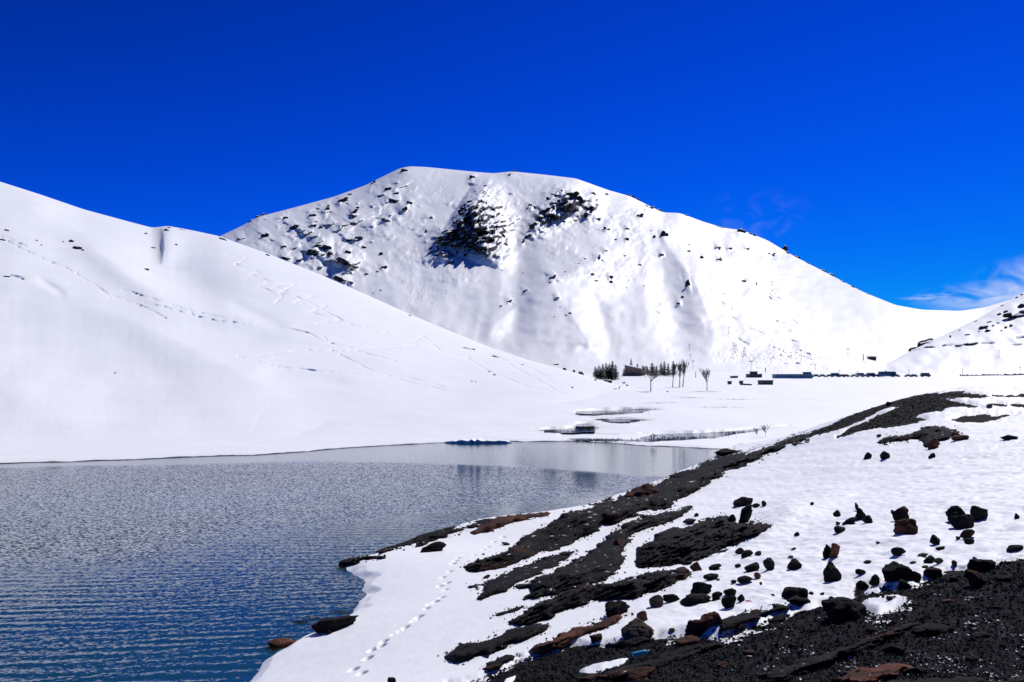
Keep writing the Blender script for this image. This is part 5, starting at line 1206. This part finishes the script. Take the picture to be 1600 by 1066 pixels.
# ------------------------------------------------------------------ litter
def bottle_mat():
    m, nt, b = new_mat('blue_plastic'); b.inputs['Base Color'].default_value = (.05, .42, .62, 1); b.inputs['Roughness'].default_value = .12
    b.inputs['Transmission Weight'].default_value = .35; b.inputs['IOR'].default_value = 1.45
    return m
M['bottle'] = bottle_mat()
p = bank_surface.at(1001, 1027); s = p[1] / F; L = 30 * s
bo = tag(empty('plastic_bottle', (p[0], p[1] - .06, p[2] + .10), radians(14)), 'crumpled light blue plastic bottle lying on the gravel', 'bottle'); bo.rotation_euler[1] = radians(-8)
prof = [(.02, -.5), (.125, -.49), (.14, -.42), (.13, -.3), (.14, -.22), (.12, -.12), (.14, -.02), (.125, .08), (.14, .16), (.12, .24), (.07, .34), (.045, .38), (.045, .43)]
MB().lathe([(r * L * .95, h * L) for r, h in prof], 14, 'x').build('body', M['bottle'], bo, smooth=True)
MB().lathe([(.03 * L, .42 * L), (.055 * L, .42 * L), (.055 * L, .49 * L), (.03 * L, .495 * L)], 12, 'x').build('cap', M['paint_white'], bo)
for k, (u, v, lab) in enumerate([(1166, 951, 'bright pink scrap on the snow edge above the dark rock strip'), (1204, 941, 'pale pink scrap at the upper end of the snow strip')]):
    p = bank_surface.at(u, v); s = p[1] / F; m = MB(); n = 6; r = random.Random(k); w = (9 if k == 0 else 6) * s
    for i in range(n + 1):
        for j in range(4): m.v.append(((i / n - .5) * w, (j / 3 - .5) * w * .6, .03 + r.uniform(0, .06)))
    for i in range(n):
        for j in range(3): a = i * 4 + j; m.f.append((a, a + 4, a + 5, a + 1))
    o = m.build('cloth_scrap', M['pink']); o.location = (p[0], p[1] - .15, p[2] + .14); tag(o, lab, 'scrap')

# ------------------------------------------------------------------ labels that single out look-alikes
ORD = 'first second third fourth fifth sixth seventh eighth ninth tenth eleventh twelfth thirteenth fourteenth fifteenth sixteenth seventeenth eighteenth nineteenth twentieth'.split()
ORD += ['twenty-' + w for w in ORD[:9]] + ['thirtieth']
def px(o):
    x, y, z = o.location; return (U0 + x / y * F, V0 + (EYE - z) / y * F)
by_group = {}
for o in C.objects:
    if o.parent is None and o.get('group'): by_group.setdefault(o['group'], []).append(o)
for grp, start, end in (('rocks on the right skyline', 'dark rock on the right skyline ridge of the mountain', 'from the summit side'), ('rocks on the upper left shoulder', 'dark rock on the upper left shoulder of the mountain', 'from the left'),
        ('rocks low on the left shoulder', 'dark rock in the cluster low on the left shoulder', 'from the left'), ('rocks on the right face', 'small dark rock on the open right face of the mountain', 'from the left'),
        ('rocks of the band right of the buttress', 'dark rock of the band right of the buttress', 'from the left'), ('rocks above and beside the buttress', 'small dark rock on the upper mountain near the buttress', 'from the left'),
        ('rocks on the central spur', 'small dark rock on the rounded central spur', 'from the left'), ('rock cluster high on the left hill', 'larger dark rock of the cluster high on the left hill', 'from the left'),
        ('tiny rocks high on the left hill', 'tiny dark rock high on the left hill', 'from the left'), ('tiny rocks on the ridge of the left hill', 'tiny dark rock on the falling ridge of the left hill', 'from the left'),
        ('rocks at the foot of the left hill', 'dark rock at the foot of the left hill', 'from the left'), ('small rocks on the right hill', 'small dark rock scattered on the right hill', 'from the left'),
        ('conifer grove left of the chalet', 'dark green conifer in the grove left of the chalet', 'from the left'), ('lift pylons on the left part of the mountain', 'thin ski lift pylon left on the mountain', 'from the left'),
        ('lift pylons behind the houses', 'thin ski lift pylon behind the houses', 'from the left'), ('utility poles along the road', 'thin utility pole along the road', 'from the left')):
    L_ = sorted(by_group.get(grp, []), key=lambda o: px(o)[0])
    if len(L_) <= len(ORD):
        for k, o in enumerate(L_): o['label'] = f'{start}, {ORD[k]} {end}'
import re
shorts = {}
for o in C.objects:
    if o.name.startswith('boulder') and o.get('label'):
        t = re.split(r' (?:in|at|on|of|left|right|with|below|under|beside|just|behind|above|resting|touching|standing|alone|lying|carrying|near|among|leaning|perched|running|joining|wrapped|sunk|silhouetted|reaching) ', o['label'])[0]
        shorts.setdefault(t, []).append(o)
refs = [(t, v[0]) for t, v in shorts.items() if len(v) == 1 and len(t.split()) >= 3]
taken = {}
for grp, kind in (('small stones in the snow of the right bank', 'small stone in the snow'), ('small stones on the gravel', 'small stone on the gravel')):
    for o in by_group.get(grp, []):
        u, v = px(o); t, b = min(refs, key=lambda r: (px(r[1])[0] - u) ** 2 + 2.5 * (px(r[1])[1] - v) ** 2)
        bu_, bv_ = px(b); dx, dy = u - bu_, (v - bv_) * 1.6
        dr = ('left of' if dx < 0 else 'right of') if abs(dx) > abs(dy) else ('above' if dy < 0 else 'below')
        taken.setdefault((kind, dr, t), []).append((dx * dx + dy * dy, o))
for (kind, dr, t), L_ in taken.items():
    L_.sort(key=lambda q: q[0])
    for k, (_, o) in enumerate(L_):
        o['label'] = f'{kind} {dr} the {t}' if len(L_) == 1 else f'{kind}, {"nearest" if k == 0 else ORD[k] + " nearest"} {dr} the {t}'
